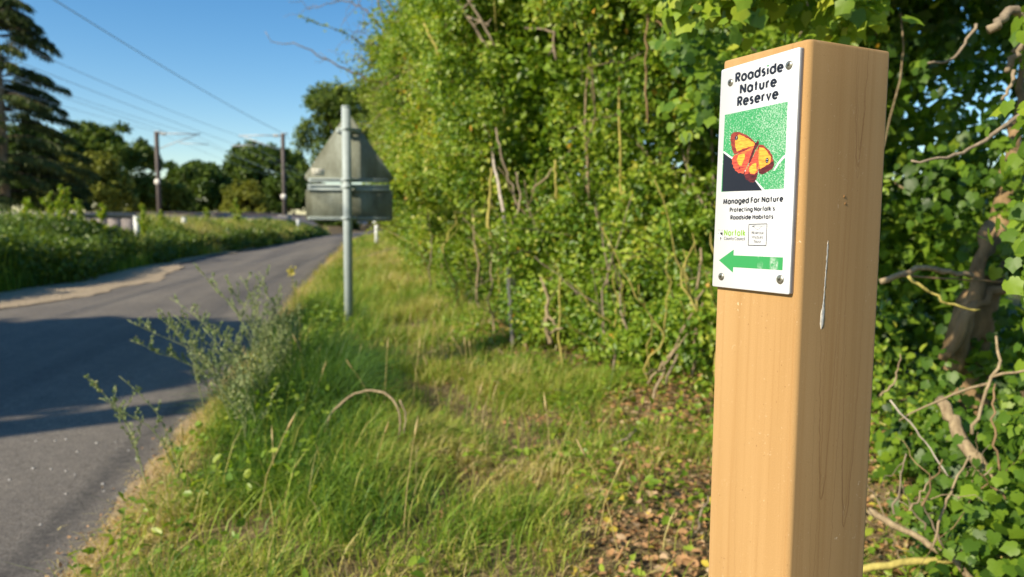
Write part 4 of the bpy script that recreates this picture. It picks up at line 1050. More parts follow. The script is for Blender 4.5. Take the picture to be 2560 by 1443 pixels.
stick('ivy_vine', [(2200, 705, 2.1), (2260, 682, 2.08), (2330, 670, 2.06), (2430, 690, 2.05)], .012, .010, M_twig, 'bent tan branch reaching from the post to the trunk', 'branch', G4, amp=.003)
stick('ivy_vine', [(2250, 690, 2.0), (2340, 694, 2.0), (2520, 704, 2.05)], .004, .003, M_trunk, 'thin straight red brown twig just below the bent tan branch', 'branch', G4, amp=.002)
stick('ivy_vine', [(2270, 690, 1.95), (2320, 730, 1.93), (2370, 765, 1.92), (2450, 775, 1.92)], .006, .004, M_lichen, 'green runner stem slanting down in front of the trunk', 'branch', G4, amp=.003)
stick('ivy_vine', [(2350, 1000, 1.98), (2400, 1090, 1.9), (2450, 1170, 1.85), (2530, 1230, 1.8), (2600, 1270, 1.75)], .022, .028, M_twig, 'thick pale log slanting down to the right through the low ivy', 'branch', G4, amp=.004)
stick('ivy_vine', [(2150, 1425, 1.75), (2280, 1405, 1.72), (2420, 1400, 1.7), (2600, 1395, 1.66)], .012, .014, M_lichen, 'pale yellowish branch lying across the bottom right corner', 'branch', G4, amp=.003)
stick('ivy_vine', [(2170, 1275, 1.8), (2260, 1320, 1.75), (2350, 1370, 1.7), (2430, 1450, 1.65)], .013, .010, M_twig, 'tan branch slanting down to the bottom edge right of the post', 'branch', G4, amp=.004)
stick('ivy_vine', [(2330, 1370, 1.62), (2370, 1240, 1.62), (2410, 1160, 1.65), (2425, 1140, 1.66)], .004, .003, M_twig, 'thin straight grey twig rising at the bottom right', 'branch', G4, amp=.002)
stick('ivy_vine', [(2225, 1000, 1.75), (2300, 1090, 1.7), (2340, 1150, 1.68), (2370, 1190, 1.66)], .0028, .002, M_white_bark, 'thin pale twig slanting down across the low ivy', 'branch', G4, amp=.002)
stick('ivy_vine', [(2430, 1085, 1.7), (2460, 990, 1.7), (2500, 900, 1.72), (2490, 840, 1.75)], .006, .004, M_twig, 'forked tan twig rising in front of the lit ivy at the right', 'branch', G4, amp=.003, side=2)
stick('ivy_vine', [(2500, 1180, 1.6), (2490, 1080, 1.6), (2480, 1030, 1.62), (2488, 960, 1.64)], .004, .003, M_trunk, 'thin brown twig rising beside the forked twig', 'branch', G4, amp=.003)
stick('ivy_vine', [(2200, 990, 1.85), (2235, 960, 1.85), (2252, 900, 1.85), (2250, 885, 1.85)], .004, .002, M_twig, 'short kinked twig close to the right side of the post', 'branch', G4, amp=.002)
for k in range(16):
    px, py = rng.uniform(2180, 2540), rng.uniform(1180, 1430); Y = rng.uniform(1.55, 1.9); a = rng.uniform(-.9, .9); l_ = rng.uniform(60, 170)
    stick('ivy_twig', [(px, py, Y), (px + math.sin(a) * l_ * .5, py - math.cos(a) * l_ * .5, Y + .02), (px + math.sin(a) * l_, py - math.cos(a) * l_, Y)], .0028, .0015, [M_twig, M_bark, M_trunk][k % 3],
          'thin bare twig in the tangle at the bottom right', 'twig', 'twigs in the tangle at the bottom right', amp=.003, side=1)

# ------------------------------------------------------------------ warning sign seen from behind
m, n, b = nm('sign_back', .75, .2)
oc = ocoord(n)
v = noise(n, 7, 5, .65, ocoord(n, (1, 1, .35))); v2 = noise(n, 45, 3, .6, oc)
c = ramp(n, [(.30, (.13, .135, .095)), (.52, (.225, .24, .19)), (.72, (.34, .37, .32))], v)
c = mix(n, .35, c, ramp(n, [(.3, (.5, .5, .45)), (.7, (1, 1, 1))], v2), 'MULTIPLY'); n.links.new(c, b.inputs['Base Color'])
M_sback = m
M_galv = plain('galvanised', (.36, .415, .40), .62, .3, .0, .12, 12)
M_sticker = plain('sticker', (.50, .49, .41), .6, .3)
M_ink = plain('ink', (.018, .020, .028), .5, .3, var=.05)
sp = at(869, 549, 6.4)
e = empty('warning_sign', (sp[0], 6.4, 0), 'grey weathered back of a triangular road sign with rectangular plate on round pole', 'road sign', rz=math.radians(4))
topz = at(866, 270, 6.4)[2]
obj('pole', MB().tube([[0, 0, -.1], [0, 0, 1.0], [0, 0, topz]], .038, 20).mesh('sign_pole', smooth=False), M_galv, e)
for p in e.children[-1].data.polygons: p.use_smooth = len(p.vertices) == 4
obj('pole_cap', MB().tube([[0, 0, topz + .002], [0, 0, topz + .012], [0, 0, topz + .018]], [.040, .040, .03], 20).mesh('pole_cap'), M_galv, e)
py0 = .110
zA, zB = at(866, 277, 6.5)[2], at(866, 455, 6.5)[2]
tri = []
for cx, cz, a0 in ((-.335, zB + .04, 210), (.335, zB + .04, 330), (0, zA - .075, 90)):
    for a in np.linspace(a0 - 60, a0 + 60, 7): tri.append((cx + .04 * math.cos(math.radians(a)), cz + .04 * math.sin(math.radians(a))))
tri = np.array(tri)
obj('triangle_plate', MB().prism(tri, py0, py0 + .004).mesh('triangle_plate'), M_sback, e)
zC, zD = at(866, 474, 6.5)[2], at(866, 553, 6.5)[2]
rect = []
for cx, cz, a0 in ((-.352, zD + .02, 225), (.352, zD + .02, 315), (.352, zC - .02, 45), (-.352, zC - .02, 135)):
    for a in np.linspace(a0 - 45, a0 + 45, 5): rect.append((cx + .02 * math.cos(math.radians(a)), cz + .02 * math.sin(math.radians(a))))
obj('supplementary_plate', MB().prism(rect, py0, py0 + .004).mesh('supplementary_plate'), M_sback, e)
def channel(z, half, hgt=.03):
    mb = MB(); mb.box((0, py0 - .009, z + hgt / 2), (2 * half, .016, .004)); mb.box((0, py0 - .009, z - hgt / 2), (2 * half, .016, .004)); mb.box((0, py0 - .003, z), (2 * half, .004, hgt - .006))
    mb.box((0, py0 - .019, z + hgt * .38), (2 * half, .003, hgt * .24)); mb.box((0, py0 - .019, z - hgt * .38), (2 * half, .003, hgt * .24))
    obj('mounting_channel', mb.mesh('mounting_channel'), M_galv, e)
channel(at(866, 326, 6.5)[2], .10); channel(at(866, 451, 6.5)[2], .345); channel(at(866, 469, 6.5)[2], .352, .050); channel(at(866, 546, 6.5)[2], .355, .02)
for yy_ in (326, 451, 469, 546):
    z = at(866, yy_, 6.5)[2]
    mb = MB().tube([[0, 0, z - .014], [0, 0, z + .014]], .0415, 20); mb.box((-.05, .066, z), (.02, .046, .028)); mb.box((.05, .066, z), (.02, .046, .028)); mb.box((0, .0475, z), (.12, .0125, .026))
    c_ = obj('pole_clip', mb.mesh('pole_clip'), M_galv, e)
    obj('bolt', MB().tube([[0, -.041, z], [0, -.052, z]], .009, 6).mesh('clip_bolt'), M_galv, c_)
sx0 = at(796, 430, 6.48); dx = sx0[0] - sp[0]
st = obj('sticker', MB().box((dx, py0 - .0012, sx0[2]), (.105, .002, .06)).mesh('sticker'), M_sticker, e)
mb = MB()
for r_, wds in enumerate(((.03, .022), (.045,))):
    xx = dx - .045
    for w_ in wds: mb.box((xx + w_ / 2, py0 - .0026, sx0[2] + .012 - r_ * .024), (w_, .0006, .008)); xx += w_ + .012
obj('print', mb.mesh('sticker_print'), M_sback, st)
mb = MB().prism(tri * np.array([1, 1]) , py0 + .0045, py0 + .006); obj('front_face', mb.mesh('front_face'), plain('red_sheeting', (.50, .03, .03), .4, .4), e)

# ------------------------------------------------------------------ bits on the road
M_chip = plain('pale_chip', (.45, .43, .40), .8, .2)
for px, py in ((25, 1204), (92, 1108), (138, 1106), (166, 1102), (194, 1132), (84, 1175), (128, 1176), (165, 1180), (188, 1188), (243, 1110), (322, 1126), (341, 1147), (413, 1125), (430, 1118), (453, 1083), (258, 1210), (261, 1228), (166, 1236), (102, 1312), (289, 1107), (186, 1405), (412, 1150)):
    p = gp(px, py, .004); s = rng.uniform(.004, .008)
    T = unit(rng.normal(size=(8, 3))) * [1.3, 1, .5]
    V = np.array([[-1, -.7, 0], [.2, -1, 0], [1, -.2, 0], [.6, .9, 0], [-.7, .8, 0], [-.4, -.3, .5], [.4, -.1, .6], [.0, .4, .45]]) + rng.normal(0, .12, (8, 3))
    me = mesh('stone_chip', V * s, [np.array([[0, 1, 5], [1, 6, 5], [1, 2, 6], [2, 3, 6], [3, 7, 6], [3, 4, 7], [4, 5, 7], [4, 0, 5], [5, 6, 7]]), np.array([[4, 3, 2, 1]]), ])
    obj('stone_chip', me, M_chip, loc=(p[0], p[1], road_z(p[0], p[1])), label='small pale stone chip lying on the sunlit road', cat='stone', group='pale chips on the road')
# flattened white scrap at the road edge
p = gp(330, 1225, .02)
n_ = 22; a = np.linspace(0, 2 * PI, n_, endpoint=False); rr = .045 * (1 + .28 * np.sin(3 * a + 1) + rng.normal(0, .10, n_))
V = np.stack([rr * np.cos(a) * 1.2, rr * np.sin(a) * .9, .003 + .002 * rng.uniform(0, 1, n_)], 1); V = np.concatenate([V, [[0, 0, .006]]]); V = np.concatenate([V, V[:-1] * [1, 1, 0]])
me = mesh('white_scrap', V, [np.array([[n_, i, (i + 1) % n_] for i in range(n_)]), np.array([[i, n_ + 1 + i, n_ + 1 + (i + 1) % n_, (i + 1) % n_] for i in range(n_)])[:, ::-1]])
m_scrap = plain('scrap_paper', (.60, .58, .52), .8, .2, var=.25, scale=60)
obj('white_scrap', me, m_scrap, loc=(p[0], p[1], road_z(p[0], p[1]) + .002), label='flattened white scrap lying at the road edge', cat='litter')
p = gp(330, 1247, .02)
obj('white_scrap', MB().box((0, 0, .004), (.07, .02, .006), -.35).mesh('white_scrap_small'), m_scrap, loc=(p[0], p[1], road_z(p[0], p[1]) + .001), label='small white sliver just below the larger white scrap', cat='litter')

# ------------------------------------------------------------------ the wooden marker post
PA = np.array([.24096, .62207]); YAW = .47072; PH = 1.1982
post = empty('nature_post', (PA[0], PA[1], 0), 'square tan wooden post carrying the white nature reserve plate', 'post', rz=YAW)
m, n, b = nm('post_wood', .78, .2)
oc = ocoord(n); sep = n.nodes.new('ShaderNodeSeparateXYZ'); n.links.new(oc, sep.inputs[0])
X_, Y_, Z_ = sep.outputs
long = noise(n, 1, 5, .6, ocoord(n, (150, 150, 2.2)), .3)
soft = noise(n, 1, 3, .5, ocoord(n, (38, 38, 1.4)))
grit = noise(n, 900, 2, .6, oc)
c = ramp(n, [(.25, (.385, .230, .090)), (.5, (.425, .260, .107)), (.75, (.46, .290, .126))], soft)
c = mix(n, .38, c, ramp(n, [(.32, (.74, .64, .52)), (.50, (1, 1, 1))], long), 'MULTIPLY')
spk = noise(n, 330, 2, .5, oc)
c = mix(n, ramp(n, [(.70, (0, 0, 0)), (.76, (.7, .7, .7))], spk), c, (.20, .10, .04))
c = mix(n, ramp(n, [(.24, (.6, .6, .6)), (.30, (0, 0, 0))], spk), c, (.62, .45, .26))
c = mix(n, .30, c, ramp(n, [(.3, (.72, .70, .66)), (.7, (1.1, 1.1, 1.1))], grit), 'MULTIPLY')
wob = math_(n, 'MULTIPLY', math_(n, 'SUBTRACT', noise(n, 60, 3, .6, oc), .5), .006)
def streak(x0, za, k, wdt, strength, left=False, up=.35):
    """one cathedral-grain line: a narrow arch open upwards at x0 with its tip at za"""
    global c
    ax = Y_ if left else X_; face = X_ if left else Y_
    dx_ = math_(n, 'ADD', math_(n, 'SUBTRACT', ax, x0), wob)
    par = math_(n, 'ADD', math_(n, 'MULTIPLY', math_(n, 'MULTIPLY', dx_, dx_), k), za)
    half = math_(n, 'SQRT', math_(n, 'MAXIMUM', math_(n, 'DIVIDE', math_(n, 'SUBTRACT', Z_, za), k), 0.0))
    dd_ = math_(n, 'ABSOLUTE', math_(n, 'SUBTRACT', math_(n, 'ABSOLUTE', dx_), half))
    l1 = math_(n, 'SUBTRACT', 1.0, math_(n, 'DIVIDE', dd_, wdt * 1.25)); l1.node.use_clamp = True
    on = math_(n, 'GREATER_THAN', Z_, za - .001)
    fade = math_(n, 'SUBTRACT', 1.0, math_(n, 'DIVIDE', math_(n, 'SUBTRACT', Z_, za), up)); fade.node.use_clamp = True
    nearface = math_(n, 'LESS_THAN', face, .012)
    f = math_(n, 'MULTIPLY', math_(n, 'MULTIPLY', l1, on), math_(n, 'MULTIPLY', fade, nearface))
    f = math_(n, 'MULTIPLY', f, math_(n, 'MULTIPLY', ramp(n, [(.3, (.35,) * 3), (.6, (1,) * 3)], long), strength))
    c = mix(n, math_(n, 'MULTIPLY', f, .85), c, (.17, .075, .025))
streak(.064, 1.098, 1900, .0008, .75, up=.16)
streak(.065, 1.112, 2100, .0007, .6, up=.10)
streak(.064, 1.088, 2600, .0006, .45, up=.05)
streak(.038, .806, 1600, .0008, .8, up=.26)
streak(.037, .818, 900, .0006, .35, up=.05)
streak(.069, .775, 1500, .0009, .75, up=.26)
streak(.068, .79, 1500, .0007, .6, up=.12)
streak(.045, .60, 2600, .0007, .5, up=.7)
streak(.030, .70, 6000, .0006, .35, up=.45)
streak(.050, .45, 1500, .0008, .3, True, up=.6)
# pale scratches and flecks on the right face
sc_ = noise(n, 1, 6, .75, ocoord(n, (170, 170, 110)), 1.5); area = noise(n, 16, 2, .5, oc)
fl = math_(n, 'MULTIPLY', ramp(n, [(.63, (0, 0, 0)), (.67, (1, 1, 1))], sc_), ramp(n, [(.50, (0, 0, 0)), (.60, (1, 1, 1))], area))
c = mix(n, math_(n, 'MULTIPLY', fl, .75), c, (.70, .56, .36))
n.links.new(c, b.inputs['Base Color'])
bump(n, b, math_(n, 'ADD', grit, math_(n, 'MULTIPLY', long, .5)), .25, .0006)
M_post = m
# shaft: rounded vertical edges, softly worn top
prof = []
for (cx, cy), r_, a0 in (((0, 0), .0052, 180), ((.1, 0), .0035, 270), ((.1, .1), .003, 0), ((0, .1), .003, 90)):
    ox = cx + (r_ if cx == 0 else -r_); oy = cy + (r_ if cy == 0 else -r_)
    for a in np.linspace(a0, a0 + 90, 9): prof.append((ox + r_ * math.cos(math.radians(a)), oy + r_ * math.sin(math.radians(a))))
prof = np.array(prof); npf = len(prof); mid_ = np.array([.05, .05])
zs = np.concatenate([[-.35], np.linspace(0, PH - .003, 30), [PH - .0012, PH - .0004, PH]]); ins = np.concatenate([np.zeros(31), [.0002, .0006, .0014]])
V = np.concatenate([np.column_stack([mid_ + (prof - mid_) * (1 - i_ / .05), np.full(npf, z_)]) for z_, i_ in zip(zs, ins)])
k = np.arange(npf); k2 = (k + 1) % npf
fs = [np.concatenate([np.stack([i * npf + k, i * npf + k2, (i + 1) * npf + k2, (i + 1) * npf + k], 1) for i in range(len(zs) - 1)]), ((len(zs) - 1) * npf + k)[None]]
me = mesh('post_shaft', V, fs, smooth=False)
for p in me.polygons: p.use_smooth = len(p.vertices) == 4
obj('post_shaft', me, M_post, post)
# dried resin run on the right face
M_resin = plain('resin', (.80, .73, .60), .5, .35, var=.25, scale=300)
zt, zb = 1.034, .958; nn = 34
mb = MB(); t = np.linspace(0, 1, nn)
wdt = np.interp(t, [0, .08, .55, .72, .82, .93, 1], [.0002, .0007, .0006, .0010, .0023, .0021, .0006]) * (1 + .25 * rng.uniform(-1, 1, nn))
xx = .0315 - .0035 * t ** 1.3 + rng.normal(0, .00008, nn)
ang = np.linspace(0, PI, 7)
V = np.concatenate([np.stack([xx[i] + wdt[i] * np.cos(ang), -.0001 - .16 * wdt[i] * np.sin(ang) * (1 + .3 * rng.uniform(-1, 1)), np.full(7, zt + (zb - zt) * t[i])], 1) for i in range(nn)])
V += rng.normal(0, .00008, V.shape)
kk = np.arange(6)
mb.add(V, [np.concatenate([np.stack([i * 7 + kk, (i + 1) * 7 + kk, (i + 1) * 7 + kk + 1, i * 7 + kk + 1], 1) for i in range(nn - 1)])])
obj('resin_run', mb.mesh('resin_run', smooth=True), M_resin, post)
for px_mm, zz, s in ((.049, 1.0715, .0010), (.0505, 1.0655, .0009)):
    th = np.arange(8) * PI / 4
    V = np.concatenate([np.stack([px_mm + s * np.cos(th), np.full(8, -.0001), zz + 1.6 * s * np.sin(th)], 1), [[px_mm, -.0009, zz]]])
    obj('resin_bead', mesh('resin_bead', V, [np.array([[i, (i + 1) % 8, 8] for i in range(8)])]), plain('resin_amber', (.34, .17, .05), .25, .5), post)

# ------------------------------------------------------------------ the printed plate; all in plate millimetres (u along, v up from the post top)
def pl(u, v, lift=0.0):
    """plate mm -> post frame; lift in mm above the printed face"""
    return np.array([-.0052 - lift * .00035, -u * .001, PH + v * .001])
m, n, b = nm('plate_white', .30, .45)
oc = ocoord(n); v = noise(n, 35, 4, .6, oc)
dirt = noise(n, 120, 4, .7, oc)
n.links.new(mix(n, math_(n, 'MULTIPLY', ramp(n, [(.58, (0, 0, 0)), (.72, (1, 1, 1))], v), ramp(n, [(.5, (0, 0, 0)), (.7, (.5, .5, .5))], dirt)), (.61, .63, .655), (.49, .49, .455)), b.inputs['Base Color'])
M_plate = m
m_edge = plain('plate_core', (.42, .42, .41), .6, .3)
corners = [(-96.3, -9.2), (-5.0, -6.3), (-6.1, -209.8), (-99.8, -210.4)]
def plate_poly(inset, x):
    cn = np.array(corners); c0 = cn.mean(0); out = []
    q = c0 + (cn - c0) * (1 - inset / 60)
    for i in range(4):
        a, p_, b_ = q[i - 1], q[i], q[(i + 1) % 4]
        ua = (a - p_) / np.linalg.norm(a - p_); ub = (b_ - p_) / np.linalg.norm(b_ - p_)
        for t in np.linspace(0, 1, 4): out.append(p_ + ua * 1.6 * (1 - t) ** 2 + ub * 1.6 * t ** 2)
    return np.array([[x, -p_[0] * .001, PH + p_[1] * .001] for p_ in out])
r0, r1, r2 = plate_poly(0, -.0002), plate_poly(0, -.0049), plate_poly(.22, -.0052)
nn = len(r0); k = np.arange(nn); k2 = (k + 1) % nn
V = np.concatenate([r0, r1, r2]); mats = [1] * nn + [0] * nn + [0] + [1]
me = mesh('sign_plate', V, [np.concatenate([np.stack([k, nn + k, nn + k2, k2], 1), np.stack([nn + k, 2 * nn + k, 2 * nn + k2, nn + k2], 1)]), (2 * nn + k[::-1])[None], k[None]], mats=mats)
me.materials.append(M_plate); me.materials.append(m_edge)
plate = obj('sign_plate', me, parent=post, label='white plate printed Roadside Nature Reserve with a butterfly')

# monoline lettering
def arc(cx, cy, rx, ry, a0, a1, n_=18):
    a = np.radians(np.linspace(a0, a1, n_)); return np.stack([cx + rx * np.cos(a), cy + ry * np.sin(a)], 1)
def ln(*p): return np.array(p, float)
xh = .70; xr = .30
def bowl(cx): return arc(cx, xh / 2, xr, xh / 2 - .0, 0, 360, 25)
GL = {
 'o': ([bowl(.30)], .60), 'a': ([bowl(.30), ln((.60, xh), (.60, 0))], .62), 'd': ([bowl(.30), ln((.60, 1.02), (.60, 0))], .62), 'b': ([bowl(.32), ln((.02, 1.02), (.02, 0))], .62),
 'g': ([bowl(.30), np.concatenate([ln((.60, xh)), arc(.30, -.02, .30, .26, 0, -140, 14)])], .62), 'e': ([np.concatenate([ln((.02, .36), (.58, .36)), arc(.30, .35, .30, .35, 5, 318, 22)])], .60),
 'c': ([arc(.30, .35, .30, .35, 45, 315, 20)], .52), 's': ([np.concatenate([arc(.19, .52, .15, .17, 35, 250, 12), arc(.19, .18, .16, .18, 75, -145, 14)])], .38),
 'i': ([ln((.05, xh), (.05, 0)), ln((.05, .88), (.05, 1.03))], .10), 'l': ([ln((.05, 1.02), (.05, 0))], .10), 'r': ([ln((.05, xh), (.05, 0)), arc(.30, .42, .25, .25, 180, 80, 9)], .33),
 'n': ([ln((.05, xh), (.05, 0)), np.concatenate([arc(.28, .42, .23, .26, 180, 0, 14), ln((.51, 0))])], .56), 't': ([ln((.18, .98), (.18, 0)), ln((.0, xh - .04), (.36, xh - .04))], .36),
 'u': ([np.concatenate([ln((.05, xh)), arc(.28, .27, .23, .26, 180, 360, 14), ln((.51, xh))])], .56), 'v': ([ln((.0, xh), (.25, .02), (.50, xh))], .50), 'y': ([ln((.0, xh), (.26, .02)), ln((.52, xh), (.16, -.28))], .52),
 'f': ([np.concatenate([arc(.36, .80, .20, .22, 95, 180, 8), ln((.16, 0))]), ln((0, xh - .04), (.34, xh - .04))], .36), 'k': ([ln((.05, 1.02), (.05, 0)), ln((.48, xh), (.08, .33)), ln((.18, .40), (.50, 0))], .52),
 "'": ([ln((.05, 1.0), (.05, .76))], .10), ' ': ([], .28),
 'R': ([ln((.05, 1), (.05, 0)), np.concatenate([ln((.05, .96)), arc(.30, .72, .25, .24, 90, -90, 14), ln((.05, .48))]), ln((.26, .47), (.54, 0))], .56),
 'N': ([ln((.05, 0), (.05, 1)), ln((.05, .97), (.68, .03)), ln((.68, 0), (.68, 1))], .73), 'M': ([ln((.03, 0), (.14, 1)), ln((.14, .97), (.45, .10), (.76, .97)), ln((.76, 1), (.87, 0))], .90),
 'F': ([ln((.05, 1), (.05, 0)), ln((.05, .96), (.46, .96)), ln((.05, .52), (.44, .52))], .48), 'P': ([ln((.05, 1), (.05, 0)), np.concatenate([ln((.05, .96)), arc(.28, .70, .25, .26, 90, -90, 14), ln((.05, .44))])], .55),
 'H': ([ln((.05, 1), (.05, 0)), ln((.62, 1), (.62, 0)), ln((.05, .52), (.62, .52))], .67), 'C': ([arc(.48, .5, .46, .5, 48, 312, 24)], .82),
 'O': ([arc(.48, .5, .46, .5, 0, 360, 30)], .96), 'L': ([ln((.05, 1), (.05, 0)), ln((.05, .04), (.42, .04))], .44), 'K': ([ln((.05, 1), (.05, 0)), ln((.54, 1), (.08, .50)), ln((.16, .56), (.60, 0))], .60),
 'W': ([ln((0, 1), (.26, .03), (.50, .90), (.74, .03), (1.0, 1))], 1.0), 'I': ([ln((.05, 1), (.05, 0))], .10), 'D': ([ln((.05, 1), (.05, 0)), np.concatenate([ln((.05, .96)), arc(.24, .5, .44, .46, 90, -90, 18), ln((.05, .04))])], .70),
 'E': ([ln((.05, 1), (.05, 0)), ln((.05, .96), (.44, .96)), ln((.05, .52), (.42, .52)), ln((.05, .04), (.44, .04))], .47), 'T': ([ln((.24, 1), (.24, 0)), ln((0, .96), (.48, .96))], .48),
 'U': ([np.concatenate([ln((.05, 1)), arc(.32, .31, .27, .31, 180, 360, 16), ln((.59, 1))])], .64), 'S': ([np.concatenate([arc(.25, .74, .19, .23, 40, 250, 14), arc(.25, .27, .21, .27, 80, -145, 16)])], .48),
}
def stroke(mb, P, w, tf, lift):
    P = np.asarray(P); d0 = np.gradient(P, axis=0); keep = np.concatenate([[True], np.linalg.norm(np.diff(P, axis=0), axis=1) > 1e-6]); P = P[keep]
    closed = np.linalg.norm(P[0] - P[-1]) < 1e-3 and len(P) > 8
    seg = unit(np.diff(P, axis=0)); nrm = np.stack([-seg[:, 1], seg[:, 0]], 1)
    N_ = np.zeros_like(P); N_[:-1] += nrm; N_[1:] += nrm
    if closed: N_[0] += nrm[-1]; N_[-1] += nrm[0]
    else: N_[0] *= 2; N_[-1] *= 2
    l2 = np.sum(N_ ** 2, axis=1, keepdims=True); N_ = 2 * N_ / np.maximum(l2, .8)
    A = P + N_ * w / 2; B = P - N_ * w / 2
    V = np.concatenate([[tf(p_, lift) for p_ in A], [tf(p_, lift) for p_ in B]]); m_ = len(P); i = np.arange(m_ - 1)
    mb.add(V, [np.stack([i, i + m_, i + m_ + 1, i + 1], 1)])
def lettering(text, u0, u1, v0, cap, weight, mat, slope=0.0, gap=.31, caps_small=False, wide=None, dot=None, lift0=.25):
    items = []; x = 0
    for i, ch in enumerate(text):
        st, adv = GL[ch]; sc = 1.0
        if caps_small and i > 0: sc = .78
        items.append((st, x, sc)); x += (adv + (gap if ch != ' ' else 0)) * sc
    total = x - gap; kx = (u1 - u0) / total
    mb = MB(); md = MB(); lift = lift0
    for ii, (st, x0, sc) in enumerate(items):
        for si, s_ in enumerate(st):
            lift += .004
            def tf(p_, lf, x0=x0, sc=sc):
                u = u0 + (x0 + p_[0] * sc) * kx; return pl(u, v0 + p_[1] * sc * cap + slope * (u - u0), lf)
            tgt = md if (dot is not None and text[ii] == 'i' and si == 1) else mb
            # keep the stroke weight even when letters are squeezed
            stroke(tgt, s_, weight / (kx / cap) ** .5 if False else weight, tf, lift)
    o = obj('lettering', mb.mesh('lettering'), mat, plate)
    if dot is not None: obj('letter_dot', md.mesh('letter_dot'), dot, plate)
    return o
M_print = plain('print_black', (.012, .014, .024), .35, .4, var=.05)
M_pgreen = plain('print_green', (.04, .29, .09), .35, .4, var=.12, scale=60)
M_plime = plain('print_lime', (.20, .40, .025), .4, .4, var=.05)
M_pwhite = plain('print_white', (.61, .63, .65), .35, .4, var=.03)
lettering('Roadside', -77.2, -22.6, -23.2, 7.6, .275, M_print, .013, dot=M_pgreen)
lettering('Nature', -70.9, -29.4, -34.2, 7.6, .275, M_print, .012)
lettering('Reserve', -73.8, -27.0, -44.8, 7.6, .275, M_print, .012)
lettering('Managed For Nature', -87.9, -16.9, -132.6, 4.5, .28, M_print, .018)
lettering("Protecting Norfolk's", -79.2, -25.6, -139.8, 3.5, .28, M_print, .014)
lettering('Roadside Habitats', -78.0, -27.0, -146.8, 3.5, .28, M_print, .016)
lettering('Norfolk', -85.6, -59.0, -161.7, 5.0, .22, M_plime, .01)
lettering('County Council', -85.7, -59.2, -165.8, 2.7, .18, M_print, .01, gap=.24)
lettering('NORFOLK', -51.0, -37.2, -159.7, 2.5, .19, M_print, .0, gap=.26, caps_small=True)
lettering('WILDLIFE', -50.8, -37.9, -163.6, 2.5, .19, M_print, .0, gap=.26, caps_small=True)
lettering('TRUST', -48.4, -40.0, -167.5, 2.5, .19, M_print, .0, gap=.26, caps_small=True)

def flat(name, polys, mat, lift, parent=None):
    mb = MB()
    for i, p_ in enumerate(polys):
        mb.add(np.array([pl(u, v, lift + .003 * i) for u, v in p_]), [np.arange(len(p_))[::-1]])
    me = mb.mesh(name)
    return obj(name, me, mat, parent or plate)
# council shield
def shield(u0, u1, v0, v1, a=0, b_=1):
    w_ = u1 - u0; return [(u0, v0), (u1, v0), (u1, v1 + (v0 - v1) * .45), (u0 + w_ * .8, v1 + (v0 - v1) * .2), (u0 + w_ * .5, v1), (u0 + w_ * .2, v1 + (v0 - v1) * .2), (u0, v1 + (v0 - v1) * .45)]
M_pgrey = plain('print_grey', (.42, .44, .46), .4, .4, var=.35, scale=500)
flat('shield_outline', [shield(-94.6, -87.4, -156.2, -167.2)], M_pgrey, .15)
flat('shield_field', [shield(-94.1, -87.9, -158.6, -166.4)], M_pwhite, .22)
flat('shield_charge', [[(-91.0, -159.0), (-87.95, -159.0), (-87.95, -162.0), (-91.0, -160.6)], [(-91.0, -163.2), (-89.0, -164.0), (-91.0, -166.2)], [(-93.9, -159.2), (-92.8, -159.6), (-93.4, -160.8)]], M_print, .29)
# wildlife trust box with bird over lines
bx = [(-54.8, -151.2), (-33.5, -150.6), (-33.7, -169.6), (-54.9, -169.8)]
mbx = MB()
for i in range(4):
    p_, q_ = np.array(bx[i], float), np.array(bx[(i + 1) % 4], float)
    stroke(mbx, [p_, q_], .75, lambda z_, lf: pl(z_[0], z_[1], lf), .2 + .004 * i)
obj('emblem_frame', mbx.mesh('emblem_frame'), M_print, plate)
mbx = MB()
stroke(mbx, [(-51.6, -153.0), (-48, -152.4), (-44, -152.6), (-35, -152.4)], .35, lambda z_, lf: pl(z_[0], z_[1], lf), .2)
stroke(mbx, [(-50.0, -153.0), (-45.0, -155.6), (-42.5, -155.2), (-39.5, -152.9)], .3, lambda z_, lf: pl(z_[0], z_[1], lf), .21)
stroke(mbx, [(-50.5, -152.9), (-48.0, -152.6)], .8, lambda z_, lf: pl(z_[0], z_[1], lf), .22)
obj('emblem_bird', mbx.mesh('emblem_bird'), M_print, plate)
# arrow, with scuffs
m, n, b = nm('print_green_scuffed', .35, .4)
oc = ocoord(n); v = noise(n, 260, 4, .75, oc); sep = n.nodes.new('ShaderNodeSeparateXYZ'); n.links.new(oc, sep.inputs[0])
zone = math_(n, 'MULTIPLY', math_(n, 'LESS_THAN', math_(n, 'ABSOLUTE', math_(n, 'SUBTRACT', sep.outputs[1], .031)), .012), ramp(n, [(.45, (0, 0, 0)), (.6, (1, 1, 1))], noise(n, 130, 2, .5, ocoord(n, (1, 1, .35)))))
f = math_(n, 'MULTIPLY', zone, ramp(n, [(.40, (0, 0, 0)), (.62, (.75, .75, .75))], v))
n.links.new(mix(n, f, (.04, .29, .09), (.52, .58, .54)), b.inputs['Base Color'])
flat('arrow', [[(-91.6, -185.2), (-72.7, -174.4), (-72.7, -179.7), (-14.1, -178.8), (-14.2, -189.8), (-72.6, -190.6), (-72.8, -195.6)]], m, .2)
